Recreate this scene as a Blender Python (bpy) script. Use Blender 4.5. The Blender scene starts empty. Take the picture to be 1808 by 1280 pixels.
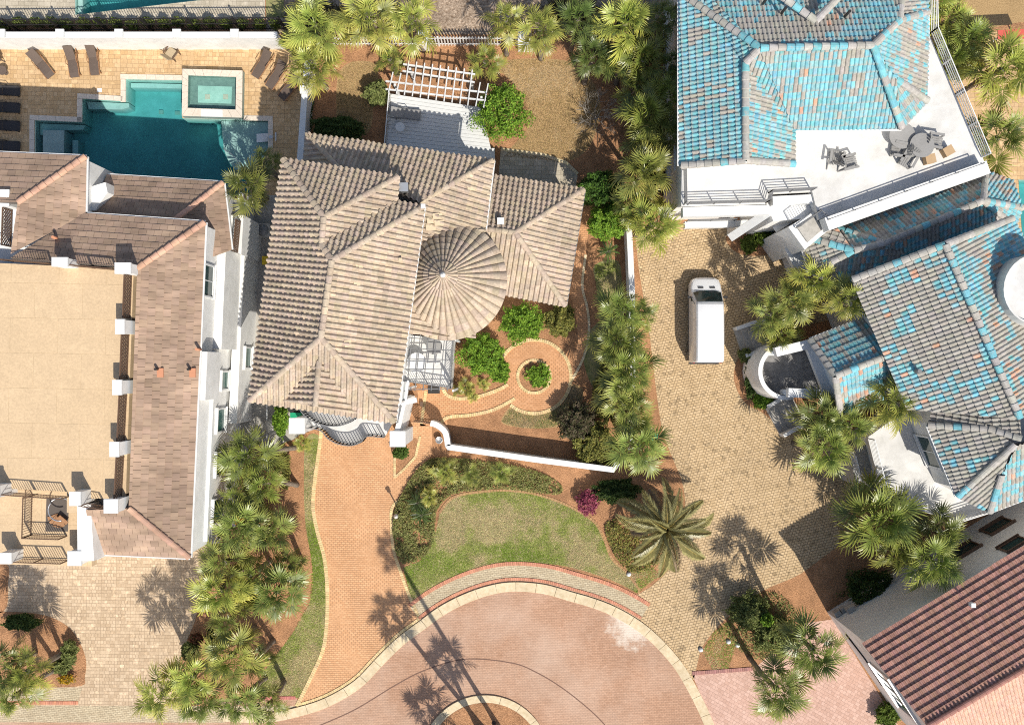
import bpy, bmesh, math, random
from mathutils import Vector, Matrix, noise
from mathutils.geometry import tessellate_polygon

R = random.Random(11)
SC = bpy.context.scene
COL = SC.collection
rad = math.radians

# ------------------------------------------------------------------ camera, sky, sun, exposure
H = 58.0                     # drone height, metres
MPP = 67.0 / 1808.0          # metres per photograph pixel on the ground
SUN_EL = rad(50)
SUN_AZ = Vector((0.48, -0.877, 0)).normalized()

cam_d = bpy.data.cameras.new("camera")
cam = bpy.data.objects.new("camera", cam_d)
COL.objects.link(cam)
cam.location = (0, 0, H)
cam.rotation_euler = (0, 0, 0)
cam_d.sensor_width = 36.0
cam_d.sensor_fit = 'HORIZONTAL'
cam_d.lens = 36.0 * H / 67.0
cam_d.clip_end = 2000
cam_d.clip_start = 0.5
SC.camera = cam

world = bpy.data.worlds.new("World")
SC.world = world
world.use_nodes = True
wn = world.node_tree
wn.nodes.clear()
wo = wn.nodes.new("ShaderNodeOutputWorld")
wb = wn.nodes.new("ShaderNodeBackground")
ws = wn.nodes.new("ShaderNodeTexSky")
ws.sky_type = 'NISHITA'
ws.sun_disc = False
ws.sun_elevation = SUN_EL
ws.sun_rotation = math.atan2(SUN_AZ.x, SUN_AZ.y)
ws.air_density = 1.0
ws.dust_density = 1.5
wb.inputs['Strength'].default_value = 0.12
wn.links.new(ws.outputs[0], wb.inputs['Color'])
wn.links.new(wb.outputs[0], wo.inputs['Surface'])

sun_d = bpy.data.lights.new("sun", 'SUN')
sun_d.energy = 4.6
sun_d.angle = rad(0.5)
sun_d.color = (1.0, 0.95, 0.86)
sun = bpy.data.objects.new("sun", sun_d)
COL.objects.link(sun)
sdir = Vector((-SUN_AZ.x * math.cos(SUN_EL), -SUN_AZ.y * math.cos(SUN_EL), -math.sin(SUN_EL)))
sun.rotation_euler = sdir.to_track_quat('-Z', 'Y').to_euler()
sun.location = (20, -40, 60)

SC.view_settings.view_transform = 'Standard'
SC.view_settings.look = 'None'
SC.view_settings.gamma = 1.0
SC.view_settings.use_curve_mapping = False
SC.view_settings.exposure = 0.06
SC.cycles.max_bounces = 4
SC.cycles.diffuse_bounces = 2
SC.cycles.transparent_max_bounces = 12
SC.cycles.use_denoising = False
SC.cycles.filter_width = 1.05

# ------------------------------------------------------------------ helpers
def P(px, py, z=0.0):
    """World point at height z that stands where the photograph shows pixel (px, py)."""
    s = (1 - z / H) * MPP
    return Vector(((px - 904) * s, (640 - py) * s, z))

def G(px, py, z=0.0):
    """World point whose ground position is given in ground pixels."""
    return Vector(((px - 904) * MPP, (640 - py) * MPP, z))

W = {}

def reg(o, parent, world, local):
    if parent is None:
        o.matrix_basis = world
        W[o.name] = world
    else:
        o.parent = parent
        if local:
            o.matrix_basis = world
            W[o.name] = W[parent.name] @ world
        else:
            o.matrix_parent_inverse = W[parent.name].inverted()
            o.matrix_basis = world
            W[o.name] = world

def new(name, data, parent=None, world=Matrix(), local=False):
    o = bpy.data.objects.new(name, data)
    COL.objects.link(o)
    reg(o, parent, world, local)
    return o

def tag(o, label=None, cat=None, group=None, kind=None):
    if label: o['label'] = label
    if cat: o['category'] = cat
    if group: o['group'] = group
    if kind: o['kind'] = kind
    return o

def thing(name, label, cat, loc, rz=0.0, group=None):
    o = new(name, None, None, Matrix.Translation(Vector(loc)) @ Matrix.Rotation(rz, 4, 'Z'))
    o.empty_display_size = 0.3
    return tag(o, label, cat, group)

def copy_tree(o, world):
    c = o.copy()
    COL.objects.link(c)
    c.matrix_basis = world
    W[c.name] = world
    def rec(src, dst):
        for ch in list(src.children):
            k = ch.copy()
            COL.objects.link(k)
            k.parent = dst
            W[k.name] = W[dst.name] @ ch.matrix_basis
            rec(ch, k)
    rec(o, c)
    return c

class MB:
    def __init__(s):
        s.v = []; s.f = []; s.c = []; s.sm = []
    def add(s, vs, fs, col=(1, 1, 1), smooth=False):
        b = len(s.v)
        s.v.extend([tuple(v) for v in vs])
        s.c.extend([col] * len(vs))
        s.f.extend([tuple(i + b for i in f) for f in fs])
        s.sm.extend([smooth] * len(fs))
        return s
    def box(s, c, size, rz=0.0, col=(1, 1, 1), M=None):
        x, y, z = [k / 2 for k in size]
        m = M if M is not None else Matrix.Translation(Vector(c)) @ Matrix.Rotation(rz, 4, 'Z')
        vs = [m @ Vector(q) for q in ((-x,-y,-z),(x,-y,-z),(x,y,-z),(-x,y,-z),(-x,-y,z),(x,-y,z),(x,y,z),(-x,y,z))]
        return s.add(vs, [(0,3,2,1),(4,5,6,7),(0,1,5,4),(1,2,6,5),(2,3,7,6),(3,0,4,7)], col)
    def bar(s, a, b, w, h, col=(1, 1, 1)):
        """Rectangular bar from a to b, w wide sideways and h high."""
        a = Vector(a); b = Vector(b); d = b - a
        L = d.length
        if L < 1e-6: return s
        x = d / L
        up = Vector((0, 0, 1)) if abs(x.z) < 0.98 else Vector((0, 1, 0))
        y = up.cross(x).normalized(); z = x.cross(y)
        m = Matrix((x, y, z)).transposed().to_4x4(); m.translation = (a + b) / 2
        return s.box(None, (L, w, h), M=m, col=col)
    def prism(s, poly, z0, z1, col=(1, 1, 1)):
        """Vertical prism over an xy outline."""
        p = [(q[0], q[1]) for q in poly]
        ar = sum(p[i][0] * p[(i+1) % len(p)][1] - p[(i+1) % len(p)][0] * p[i][1] for i in range(len(p)))
        if ar < 0: p = p[::-1]
        n = len(p)
        vs = [(x, y, z0) for x, y in p] + [(x, y, z1) for x, y in p]
        fs = [tuple(range(n))[::-1], tuple(range(n, 2 * n))] + [(i, (i+1) % n, n + (i+1) % n, n + i) for i in range(n)]
        return s.add(vs, fs, col)
    def slab(s, pts, t, col=(1, 1, 1)):
        """Sheet through 3D points with thickness t downwards."""
        n = len(pts)
        vs = [Vector(q) for q in pts] + [Vector(q) - Vector((0, 0, t)) for q in pts]
        return s.add(vs, [tuple(range(n)), tuple(range(n, 2*n))[::-1]] + [(i, n+i, n+(i+1) % n, (i+1) % n) for i in range(n)], col)
    def tube(s, pts, radii, n=8, col=(1, 1, 1), cap=True, smooth=True):
        pts = [Vector(q) for q in pts]
        if not isinstance(radii, (list, tuple)): radii = [radii] * len(pts)
        vs = []
        for i, q in enumerate(pts):
            d = (pts[min(i+1, len(pts)-1)] - pts[max(i-1, 0)]).normalized()
            a = d.cross(Vector((0.3, 0.9, 0.1))) if abs(d.dot(Vector((0.3, 0.9, 0.1)).normalized())) < 0.95 else d.cross(Vector((1, 0, 0)))
            a.normalize(); b = d.cross(a)
            for k in range(n):
                t = 2 * math.pi * k / n
                vs.append(q + (a * math.cos(t) + b * math.sin(t)) * radii[i])
        fs = []
        for i in range(len(pts) - 1):
            for k in range(n):
                fs.append((i*n+k, i*n+(k+1) % n, (i+1)*n+(k+1) % n, (i+1)*n+k))
        m = len(pts) - 1
        s.add(vs, fs, col, smooth)
        if cap:
            b = len(s.v) - len(vs)
            s.f.append(tuple(b + k for k in range(n))[::-1]); s.sm.append(False)
            s.f.append(tuple(b + m*n + k for k in range(n))); s.sm.append(False)
        return s
    def lathe(s, prof, c, n=16, col=(1, 1, 1), smooth=True, a0=0.0, a1=2*math.pi):
        """prof: (r, z) pairs, swept round the vertical through c."""
        full = abs(a1 - a0 - 2*math.pi) < 1e-6
        m = n if full else n + 1
        vs = []
        for k in range(m):
            t = a0 + (a1 - a0) * k / n
            for r, z in prof:
                vs.append((c[0] + r*math.cos(t), c[1] + r*math.sin(t), c[2] + z))
        L = len(prof)
        fs = [(k*L+i, ((k+1) % m)*L+i, ((k+1) % m)*L+i+1, k*L+i+1) for k in range(n) for i in range(L-1)]
        return s.add(vs, fs, col, smooth)
    def mesh(s, name, mat=None):
        me = bpy.data.meshes.new(name)
        me.from_pydata(s.v, [], s.f)
        ca = me.color_attributes.new('Col', 'FLOAT_COLOR', 'POINT')
        flat = []
        for c in s.c: flat.extend((c[0], c[1], c[2], c[3] if len(c) > 3 else 1.0))
        ca.data.foreach_set('color', flat)
        me.polygons.foreach_set('use_smooth', s.sm)
        if mat: me.materials.append(mat)
        me.update()
        return me
    def build(s, name, mat, parent=None, world=Matrix(), local=False):
        return new(name, s.mesh(name, mat), parent, world, local)

def area2(p):
    return sum(p[i][0]*p[(i+1) % len(p)][1] - p[(i+1) % len(p)][0]*p[i][1] for i in range(len(p))) / 2

def inset(poly, d):
    p = [Vector((q[0], q[1])) for q in poly]
    if area2(p) < 0: p = p[::-1]
    n = len(p); out = []
    for i in range(n):
        a, b, c = p[i-1], p[i], p[(i+1) % n]
        d1 = (b - a).normalized(); d2 = (c - b).normalized()
        n1 = Vector((-d1.y, d1.x)); n2 = Vector((-d2.y, d2.x))
        k = n1 + n2
        den = max(0.35, 1 + n1.dot(n2))
        out.append(b + k * (d / den))
    return out

def spline(pts, seg=6, closed=False):
    n = len(pts); out = []
    rng = range(n) if closed else range(n - 1)
    for i in rng:
        g = lambda k: pts[k % n] if closed else pts[max(0, min(n-1, k))]
        p0, p1, p2, p3 = g(i-1), g(i), g(i+1), g(i+2)
        for k in range(seg):
            t = k / seg
            out.append(tuple(0.5*((2*p1[j]) + (-p0[j]+p2[j])*t + (2*p0[j]-5*p1[j]+4*p2[j]-p3[j])*t*t + (-p0[j]+3*p1[j]-3*p2[j]+p3[j])*t**3) for j in (0, 1)))
    if not closed: out.append(tuple(pts[-1]))
    return out

def circle(cx, cy, r, n=40, ry=None):
    ry = ry or r
    return [(cx + r*math.cos(2*math.pi*k/n), cy + ry*math.sin(2*math.pi*k/n)) for k in range(n)]

def inpoly(x, y, poly):
    c = False; j = len(poly) - 1
    for i in range(len(poly)):
        xi, yi = poly[i][0], poly[i][1]; xj, yj = poly[j][0], poly[j][1]
        if (yi > y) != (yj > y) and x < (xj-xi)*(y-yi)/(yj-yi) + xi: c = not c
        j = i
    return c

def jit(c, a, rng=R):
    k = 1 + rng.uniform(-a, a)
    return (c[0]*k, c[1]*k*(1 + rng.uniform(-a, a)*0.25), c[2]*k*(1 + rng.uniform(-a, a)*0.4))

# ------------------------------------------------------------------ materials
def nt(name):
    m = bpy.data.materials.new(name); m.use_nodes = True
    t = m.node_tree; t.nodes.clear()
    o = t.nodes.new("ShaderNodeOutputMaterial")
    b = t.nodes.new("ShaderNodeBsdfPrincipled")
    t.links.new(b.outputs[0], o.inputs['Surface'])
    return m, t, b, o

def N(t, kind, **kw):
    n = t.nodes.new(kind)
    for k, v in kw.items(): setattr(n, k, v)
    return n

def coords(t, scale=(1, 1, 1), rz=0.0):
    tc = N(t, "ShaderNodeTexCoord"); mp = N(t, "ShaderNodeMapping")
    mp.inputs['Scale'].default_value = scale
    mp.inputs['Rotation'].default_value = (0, 0, rz)
    t.links.new(tc.outputs['Object'], mp.inputs['Vector'])
    return mp.outputs[0]

def noise_n(t, vec, scale, detail=5, rough=0.6):
    n = N(t, "ShaderNodeTexNoise")
    n.inputs['Scale'].default_value = scale; n.inputs['Detail'].default_value = detail; n.inputs['Roughness'].default_value = rough
    t.links.new(vec, n.inputs['Vector'])
    return n.outputs['Fac']

def ramp(t, fac, stops):
    r = N(t, "ShaderNodeValToRGB")
    e = r.color_ramp.elements
    while len(e) < len(stops): e.new(0.5)
    for k, (p, c) in enumerate(stops):
        e[k].position = p; e[k].color = (c[0], c[1], c[2], 1) if not isinstance(c, (int, float)) else (c, c, c, 1)
    t.links.new(fac, r.inputs[0])
    return r.outputs[0]

def mix(t, a, b, fac=1.0, mode='MULTIPLY'):
    m = N(t, "ShaderNodeMix", data_type='RGBA', blend_type=mode)
    for sock, v in ((m.inputs[0], fac), (m.inputs[6], a), (m.inputs[7], b)):
        if hasattr(v, 'is_linked') or hasattr(v, 'node'): t.links.new(v, sock)
        elif isinstance(v, (int, float)): sock.default_value = v
        else: sock.default_value = (v[0], v[1], v[2], 1)
    return m.outputs[2]

def bump(t, b, height, strength, dist=0.02):
    n = N(t, "ShaderNodeBump")
    n.inputs['Strength'].default_value = strength; n.inputs['Distance'].default_value = dist
    t.links.new(height, n.inputs['Height'])
    t.links.new(n.outputs[0], b.inputs['Normal'])

def M_noise(name, c1, c2, scale=8.0, rough=0.85, bmp=0.3, dist=0.02, stretch=(1, 1, 1), rz=0.0, big=0.18, bigscale=0.35, metal=0.0, spec=0.3, fine=None):
    m, t, b, o = nt(name)
    v = coords(t, stretch, rz)
    f = noise_n(t, v, scale)
    c = ramp(t, f, [(0.3, c1), (0.7, c2)])
    if big:
        g = noise_n(t, coords(t), bigscale, 4)
        c = mix(t, c, ramp(t, g, [(0.3, 1 - big), (0.7, 1 + big)]), 1.0)
    if fine:
        g2 = noise_n(t, v, fine, 3, 0.7)
        c = mix(t, c, ramp(t, g2, [(0.35, 0.6), (0.65, 1.3)]), 1.0)
    t.links.new(c, b.inputs['Base Color'])
    b.inputs['Roughness'].default_value = rough; b.inputs['Metallic'].default_value = metal
    b.inputs['Specular IOR Level'].default_value = spec
    if bmp: bump(t, b, f, bmp, dist)
    return m

def M_brick(name, c1, c2, mortar, w, h, ms=0.012, rz=0.0, stain=0.2, stain_scale=0.5, offset=0.5, bias=0.0, squash=1.0, sfreq=2, dirt=None, patch=None, spot=None):
    m, t, b, o = nt(name)
    v = coords(t, (1, 1, 1), rz)
    br = N(t, "ShaderNodeTexBrick", offset=offset, squash=squash, squash_frequency=sfreq)
    t.links.new(v, br.inputs['Vector'])
    for k, c in (('Color1', c1), ('Color2', c2), ('Mortar', mortar)): br.inputs[k].default_value = (*c, 1)
    br.inputs['Scale'].default_value = 1.0; br.inputs['Brick Width'].default_value = w; br.inputs['Row Height'].default_value = h
    br.inputs['Mortar Size'].default_value = ms; br.inputs['Mortar Smooth'].default_value = 0.3; br.inputs['Bias'].default_value = bias
    c = br.outputs['Color']
    g = noise_n(t, coords(t), stain_scale, 6, 0.65)
    c = mix(t, c, ramp(t, g, [(0.25, 1 - stain), (0.75, 1 + stain)]), 1.0)
    g2 = noise_n(t, coords(t), 9.0, 4, 0.7)
    c = mix(t, c, ramp(t, g2, [(0.3, 0.86), (0.7, 1.12)]), 1.0)
    if patch:      # a few darker, replaced pavers
        vr = N(t, "ShaderNodeTexVoronoi", feature='F1'); vr.inputs['Scale'].default_value = 4.5
        t.links.new(v, vr.inputs['Vector'])
        sp = N(t, "ShaderNodeSeparateColor"); t.links.new(vr.outputs['Color'], sp.inputs[0])
        c = mix(t, c, ramp(t, sp.outputs[0], [(0.91, 1.0), (0.93, patch)]), 1.0)
    if dirt:
        g3 = noise_n(t, coords(t), dirt[1], 5, 0.6)
        c = mix(t, c, dirt[0], ramp(t, g3, [(dirt[2], 0.0), (dirt[3], dirt[4])]), 'MIX')
    if spot:       # a worn, sanded patch with a ragged outline
        vd = N(t, "ShaderNodeVectorMath", operation='DISTANCE'); tc = N(t, "ShaderNodeTexCoord")
        t.links.new(tc.outputs['Object'], vd.inputs[0]); vd.inputs[1].default_value = (spot[0][0], spot[0][1], 0)
        g4 = noise_n(t, coords(t), 1.4, 8, 0.8)
        ad = N(t, "ShaderNodeMath", operation='MULTIPLY_ADD'); t.links.new(g4, ad.inputs[0]); ad.inputs[1].default_value = 5.0; t.links.new(vd.outputs['Value'], ad.inputs[2])
        dv = N(t, "ShaderNodeMath", operation='DIVIDE'); t.links.new(ad.outputs[0], dv.inputs[0]); dv.inputs[1].default_value = spot[1] * 2
        c = mix(t, c, spot[2], ramp(t, dv.outputs[0], [(0.60, 0.75), (0.82, 0.0)]), 'MIX')
    t.links.new(c, b.inputs['Base Color'])
    b.inputs['Roughness'].default_value = 0.9; b.inputs['Specular IOR Level'].default_value = 0.2
    inv = N(t, "ShaderNodeMath", operation='SUBTRACT'); inv.inputs[0].default_value = 1.0
    t.links.new(br.outputs['Fac'], inv.inputs[1])
    bump(t, b, inv.outputs[0], 0.6, 0.012)
    return m

def M_col(name, rough=0.7, var=0.25, scale=5.0, transl=0.0, bmp=0.2, spec=0.3, streak=None):
    """Colour comes from the piece (vertex colour x object colour), with fine noise on top."""
    m, t, b, o = nt(name)
    a = N(t, "ShaderNodeAttribute", attribute_name='Col'); oi = N(t, "ShaderNodeObjectInfo")
    c = mix(t, a.outputs['Color'], oi.outputs['Color'], 1.0)
    gx = N(t, "ShaderNodeNewGeometry")
    f = N(t, "ShaderNodeTexNoise"); f.inputs['Scale'].default_value = scale; f.inputs['Detail'].default_value = 5
    if streak:
        mp = N(t, "ShaderNodeMapping"); mp.inputs['Scale'].default_value = streak
        t.links.new(gx.outputs['Position'], mp.inputs[0]); t.links.new(mp.outputs[0], f.inputs['Vector'])
    else:
        t.links.new(gx.outputs['Position'], f.inputs['Vector'])
    if var: c = mix(t, c, ramp(t, f.outputs['Fac'], [(0.3, 1 - var), (0.7, 1 + var)]), 1.0)
    t.links.new(c, b.inputs['Base Color'])
    b.inputs['Roughness'].default_value = rough; b.inputs['Specular IOR Level'].default_value = spec
    if bmp: bump(t, b, f.outputs['Fac'], bmp, 0.01)
    if transl:
        tr = N(t, "ShaderNodeBsdfTranslucent"); ms = N(t, "ShaderNodeMixShader"); ms.inputs[0].default_value = transl
        t.links.new(c, tr.inputs['Color']); t.links.new(b.outputs[0], ms.inputs[1]); t.links.new(tr.outputs[0], ms.inputs[2])
        t.links.new(ms.outputs[0], o.inputs['Surface'])
    return m

def M_water(name, tint, wave=6.0, strength=0.25, absorb=None):
    m, t, b, o = nt(name)
    t.nodes.remove(b)
    tr = N(t, "ShaderNodeBsdfTransparent"); tr.inputs[0].default_value = (*tint, 1)
    gl = N(t, "ShaderNodeBsdfGlossy"); gl.inputs['Roughness'].default_value = 0.03
    fr = N(t, "ShaderNodeFresnel"); fr.inputs['IOR'].default_value = 1.33
    ms = N(t, "ShaderNodeMixShader")
    if absorb:
        va = N(t, "ShaderNodeVolumeAbsorption"); va.inputs['Color'].default_value = (*absorb[0], 1); va.inputs['Density'].default_value = absorb[1]
        t.links.new(va.outputs[0], o.inputs['Volume'])
    f = noise_n(t, coords(t, (1, 1.6, 1), 0.5), wave, 3)
    bp = N(t, "ShaderNodeBump"); bp.inputs['Strength'].default_value = strength; bp.inputs['Distance'].default_value = 0.06
    t.links.new(f, bp.inputs['Height'])
    t.links.new(bp.outputs[0], gl.inputs['Normal']); t.links.new(bp.outputs[0], fr.inputs['Normal'])
    t.links.new(fr.outputs[0], ms.inputs[0]); t.links.new(tr.outputs[0], ms.inputs[1]); t.links.new(gl.outputs[0], ms.inputs[2])
    t.links.new(ms.outputs[0], o.inputs['Surface'])
    return m

def M_plain(name, c, rough=0.5, metal=0.0, spec=0.5, coat=0.0, var=0.06):
    m = M_noise(name, [k*(1-var) for k in c], [k*(1+var) for k in c], 3.0, rough, 0.0, big=0, metal=metal, spec=spec)
    b = [n for n in m.node_tree.nodes if n.type == 'BSDF_PRINCIPLED'][0]
    b.inputs['Coat Weight'].default_value = coat
    return m

MAT = {}
MAT['mulch'] = M_noise('pine_straw', (0.28, 0.13, 0.06), (0.66, 0.36, 0.185), 9, 0.95, 1.0, 0.09, (1, 2.4, 1), 0.7, 0.25, 1.1, fine=26)
MAT['scrub'] = M_noise('dune_scrub', (0.16, 0.10, 0.06), (0.55, 0.43, 0.32), 6, 0.95, 0.9, 0.08, big=0.3, bigscale=0.7, fine=24)
MAT['drygrass'] = M_noise('dormant_turf', (0.30, 0.19, 0.08), (0.56, 0.38, 0.19), 14, 0.95, 0.6, 0.04, big=0.12, bigscale=0.5, fine=40)
MAT['turf'] = M_noise('turf_soil', (0.16, 0.19, 0.05), (0.40, 0.34, 0.17), 1.6, 0.95, 0.6, 0.04, big=0.25, bigscale=0.5, fine=30)
MAT['drive'] = M_brick('terracotta_pavers', (0.71, 0.41, 0.22), (0.63, 0.345, 0.175), (0.38, 0.21, 0.115), 0.26, 0.13, 0.014, 0.02, 0.12, 0.6)
MAT['path'] = M_brick('garden_path_pavers', (0.70, 0.38, 0.20), (0.61, 0.315, 0.155), (0.34, 0.18, 0.09), 0.26, 0.13, 0.014, 0.02, 0.1, 0.6)
MAT['tan'] = M_brick('tan_cobble_pavers', (0.64, 0.47, 0.28), (0.54, 0.385, 0.215), (0.24, 0.17, 0.10), 0.23, 0.17, 0.018, rad(-12), 0.14, 0.4, patch=0.72)
MAT['ashlar'] = M_brick('travertine_pavers', (0.62, 0.475, 0.325), (0.49, 0.36, 0.235), (0.36, 0.26, 0.17), 0.32, 0.22, 0.012, 0.02, 0.12, 0.5, squash=0.6, sfreq=2, offset=0.35, patch=1.25)
MAT['pooldeck'] = M_brick('pool_deck_pavers', (0.66, 0.46, 0.26), (0.54, 0.355, 0.18), (0.38, 0.25, 0.14), 0.4, 0.28, 0.01, 0.02, 0.1, 0.5, squash=0.6, sfreq=2, offset=0.4, patch=1.18)
MAT['greydeck'] = M_brick('pale_pavers', (0.56, 0.49, 0.38), (0.45, 0.39, 0.29), (0.32, 0.27, 0.2), 0.42, 0.28, 0.01, 0.02, 0.12, 0.5, squash=0.6, offset=0.4, patch=1.15)
MAT['road'] = M_brick('road_brick', (0.53, 0.32, 0.21), (0.45, 0.26, 0.165), (0.34, 0.21, 0.14), 0.22, 0.11, 0.010, 0.03, 0.15, 0.25, dirt=((0.66, 0.5, 0.39), 0.2, 0.42, 0.7, 0.5), spot=((7.9, -17.2), 2.6, (0.80, 0.72, 0.61)))
MAT['sidewalk'] = M_brick('sidewalk_pavers', (0.60, 0.50, 0.34), (0.50, 0.40, 0.26), (0.30, 0.24, 0.16), 0.24, 0.12, 0.012, 0.1, 0.15, 0.5)
MAT['pink'] = M_brick('pink_pavers', (0.66, 0.44, 0.35), (0.54, 0.34, 0.26), (0.44, 0.28, 0.22), 0.3, 0.22, 0.01, rad(30), 0.1, 0.5, squash=0.7)
MAT['edge'] = M_col('edging_brick', 0.85, 0.15, 8)
MAT['kerb'] = M_noise('kerb_concrete', (0.56, 0.44, 0.27), (0.70, 0.58, 0.40), 5, 0.9, 0.3, big=0.12, bigscale=0.8)
MAT['concrete'] = M_noise('concrete', (0.36, 0.34, 0.30), (0.50, 0.47, 0.42), 5, 0.9, 0.2, big=0.12)
MAT['stucco'] = M_noise('white_stucco', (0.72, 0.71, 0.675), (0.84, 0.83, 0.80), 2.0, 0.85, 0.15, 0.01, big=0.08, bigscale=0.6)
MAT['cream'] = M_noise('cream_stucco', (0.76, 0.73, 0.66), (0.84, 0.81, 0.75), 6, 0.85, 0.15, 0.01, big=0.06)
MAT['whitedeck'] = M_noise('white_roof_deck', (0.60, 0.585, 0.55), (0.72, 0.705, 0.675), 1.3, 0.8, 0.1, 0.01, big=0.12, bigscale=0.7)
MAT['terrace'] = M_brick('tan_terrace_coating', (0.63, 0.465, 0.29), (0.62, 0.455, 0.28), (0.605, 0.44, 0.265), 2.6, 1.9, 0.02, 0.02, 0.08, 0.9)
MAT['greyfloor'] = M_noise('slate_floor', (0.16, 0.155, 0.15), (0.30, 0.29, 0.28), 3, 0.85, 0.2)
MAT['tile'] = M_col('roof_tile', 0.85, 0.16, 7.0, bmp=0.25, spec=0.2)
MAT['flat_tile'] = M_col('flat_roof_tile', 0.85, 0.24, 1.0, bmp=0.2, spec=0.2, streak=(0.6, 2.2, 1))
def M_peel(name, under):
    # painted tile whose coat has flaked off in spots
    m = M_col(name, 0.8, 0.16, 6.0, bmp=0.2, spec=0.25); t = m.node_tree
    b = [n for n in t.nodes if n.type == 'BSDF_PRINCIPLED'][0]
    src = b.inputs['Base Color'].links[0].from_socket
    g = N(t, "ShaderNodeNewGeometry"); nn = N(t, "ShaderNodeTexNoise"); nn.inputs['Scale'].default_value = 3.2; nn.inputs['Detail'].default_value = 6; nn.inputs['Roughness'].default_value = 0.75
    t.links.new(g.outputs['Position'], nn.inputs['Vector'])
    c = mix(t, src, under, ramp(t, nn.outputs['Fac'], [(0.53, 0.0), (0.64, 0.7)]), 'MIX')
    at_ = [n for n in t.nodes if n.type == 'ATTRIBUTE'][0]      # coat worn through along the nose of every tile
    c = mix(t, c, under, ramp(t, at_.outputs['Alpha'], [(0.0, 0.7), (0.34, 0.0)]), 'MIX')
    t.links.new(c, b.inputs['Base Color'])
    return m
MAT['peel_tile'] = M_peel('peeling_roof_tile', (0.42, 0.385, 0.335))
MAT['under'] = M_plain('roof_mortar', (0.12, 0.10, 0.085), 0.95)
MAT['trim'] = M_plain('white_paint', (0.74, 0.74, 0.72), 0.5)
MAT['railgrey'] = M_plain('grey_metal', (0.22, 0.22, 0.22), 0.45, 0.3)
MAT['black'] = M_plain('black_iron', (0.025, 0.022, 0.02), 0.5)
MAT['bronze'] = M_plain('brown_iron', (0.13, 0.075, 0.045), 0.5)
MAT['whitewood'] = M_noise('white_deck_wood', (0.62, 0.62, 0.60), (0.74, 0.74, 0.72), 5, 0.75, 0.25, 0.008, (1, 12, 1), 0.0, 0.08)
MAT['wicker'] = M_noise('brown_sling', (0.10, 0.075, 0.06), (0.17, 0.125, 0.10), 30, 0.8, 0.3, 0.004, (1, 6, 1))
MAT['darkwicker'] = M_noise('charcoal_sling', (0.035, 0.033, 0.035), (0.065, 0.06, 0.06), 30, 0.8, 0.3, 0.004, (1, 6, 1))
MAT['beige'] = M_noise('beige_sling', (0.40, 0.31, 0.2), (0.52, 0.42, 0.28), 25, 0.8, 0.2, 0.004)
MAT['greywood'] = M_noise('grey_wood', (0.25, 0.245, 0.235), (0.36, 0.35, 0.335), 10, 0.8, 0.2, 0.004, (1, 8, 1))
MAT['teak'] = M_noise('teak', (0.30, 0.15, 0.07), (0.42, 0.23, 0.12), 12, 0.6, 0.1, 0.004)
MAT['trunk'] = M_noise('palm_trunk', (0.10, 0.08, 0.06), (0.34, 0.28, 0.22), 7, 0.95, 0.8, 0.03, (1, 1, 2.5), 0, 0.2)
MAT['bark'] = M_noise('bark', (0.10, 0.075, 0.055), (0.22, 0.17, 0.13), 10, 0.95, 0.6)
MAT['deadwood'] = M_noise('bare_twigs', (0.30, 0.26, 0.22), (0.48, 0.44, 0.38), 10, 0.95, 0.3)
MAT['frond'] = M_col('palm_frond', 0.38, 0.12, 4, 0.2, 0.0, 0.55)
MAT['leaf'] = M_col('leaf', 0.65, 0.12, 3, 0.25, 0.0, 0.2)
MAT['grass'] = M_col('grass_blade', 0.7, 0.1, 2, 0.2, 0.0, 0.2)
MAT['glass'] = M_plain('dark_glass', (0.025, 0.055, 0.05), 0.08, 0.0, 0.4)
MAT['greenglass'] = M_plain('green_glass', (0.02, 0.10, 0.08), 0.1, 0.0, 0.4)
MAT['plaster'] = M_noise('pool_plaster', (0.46, 0.66, 0.58), (0.58, 0.76, 0.68), 3, 0.8, 0.2, big=0.12, bigscale=0.8)
MAT['plaster_pale'] = M_noise('pale_pool_plaster', (0.52, 0.62, 0.56), (0.62, 0.72, 0.66), 3, 0.8, 0.2, big=0.08)
MAT['coping'] = M_noise('pool_coping', (0.66, 0.56, 0.45), (0.78, 0.68, 0.56), 7, 0.85, 0.2, big=0.06)
MAT['water'] = M_water('pool_water', (0.93, 0.97, 0.97), absorb=((0.14, 0.68, 0.74), 0.7))
MAT['spawater'] = M_water('spa_water', (0.72, 0.86, 0.84))
MAT['vanpaint'] = M_plain('white_van_paint', (0.80, 0.80, 0.80), 0.25, 0.0, 0.5, 0.6, 0.01)
MAT['vangrey'] = M_plain('dark_plastic', (0.03, 0.03, 0.032), 0.5)
MAT['tyre'] = M_plain('tyre_rubber', (0.015, 0.015, 0.015), 0.85)
MAT['chrome'] = M_plain('alloy', (0.5, 0.5, 0.5), 0.3, 0.9)
MAT['lamp'] = M_plain('lamp_lens', (0.75, 0.72, 0.65), 0.15)
MAT['redlamp'] = M_plain('red_lens', (0.35, 0.02, 0.015), 0.2)
MAT['yellow'] = M_plain('yellow_plastic', (0.72, 0.50, 0.02), 0.5)
MAT['green'] = M_plain('green_plastic', (0.01, 0.34, 0.16), 0.5)
MAT['redpaint'] = M_plain('red_fabric', (0.45, 0.06, 0.04), 0.7)
MAT['box'] = M_plain('cardboard', (0.50, 0.34, 0.19), 0.85)
MAT['silver'] = M_plain('galvanised', (0.55, 0.56, 0.57), 0.4, 0.6)
MAT['terracotta'] = M_plain('clay_vent', (0.60, 0.27, 0.15), 0.85)
MAT['patch'] = M_plain('new_pale_tile', (0.68, 0.54, 0.36), 0.85)
MAT['spa_tile'] = M_noise('spa_tile', (0.20, 0.27, 0.25), (0.30, 0.38, 0.35), 4, 0.7, 0.2)
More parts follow.
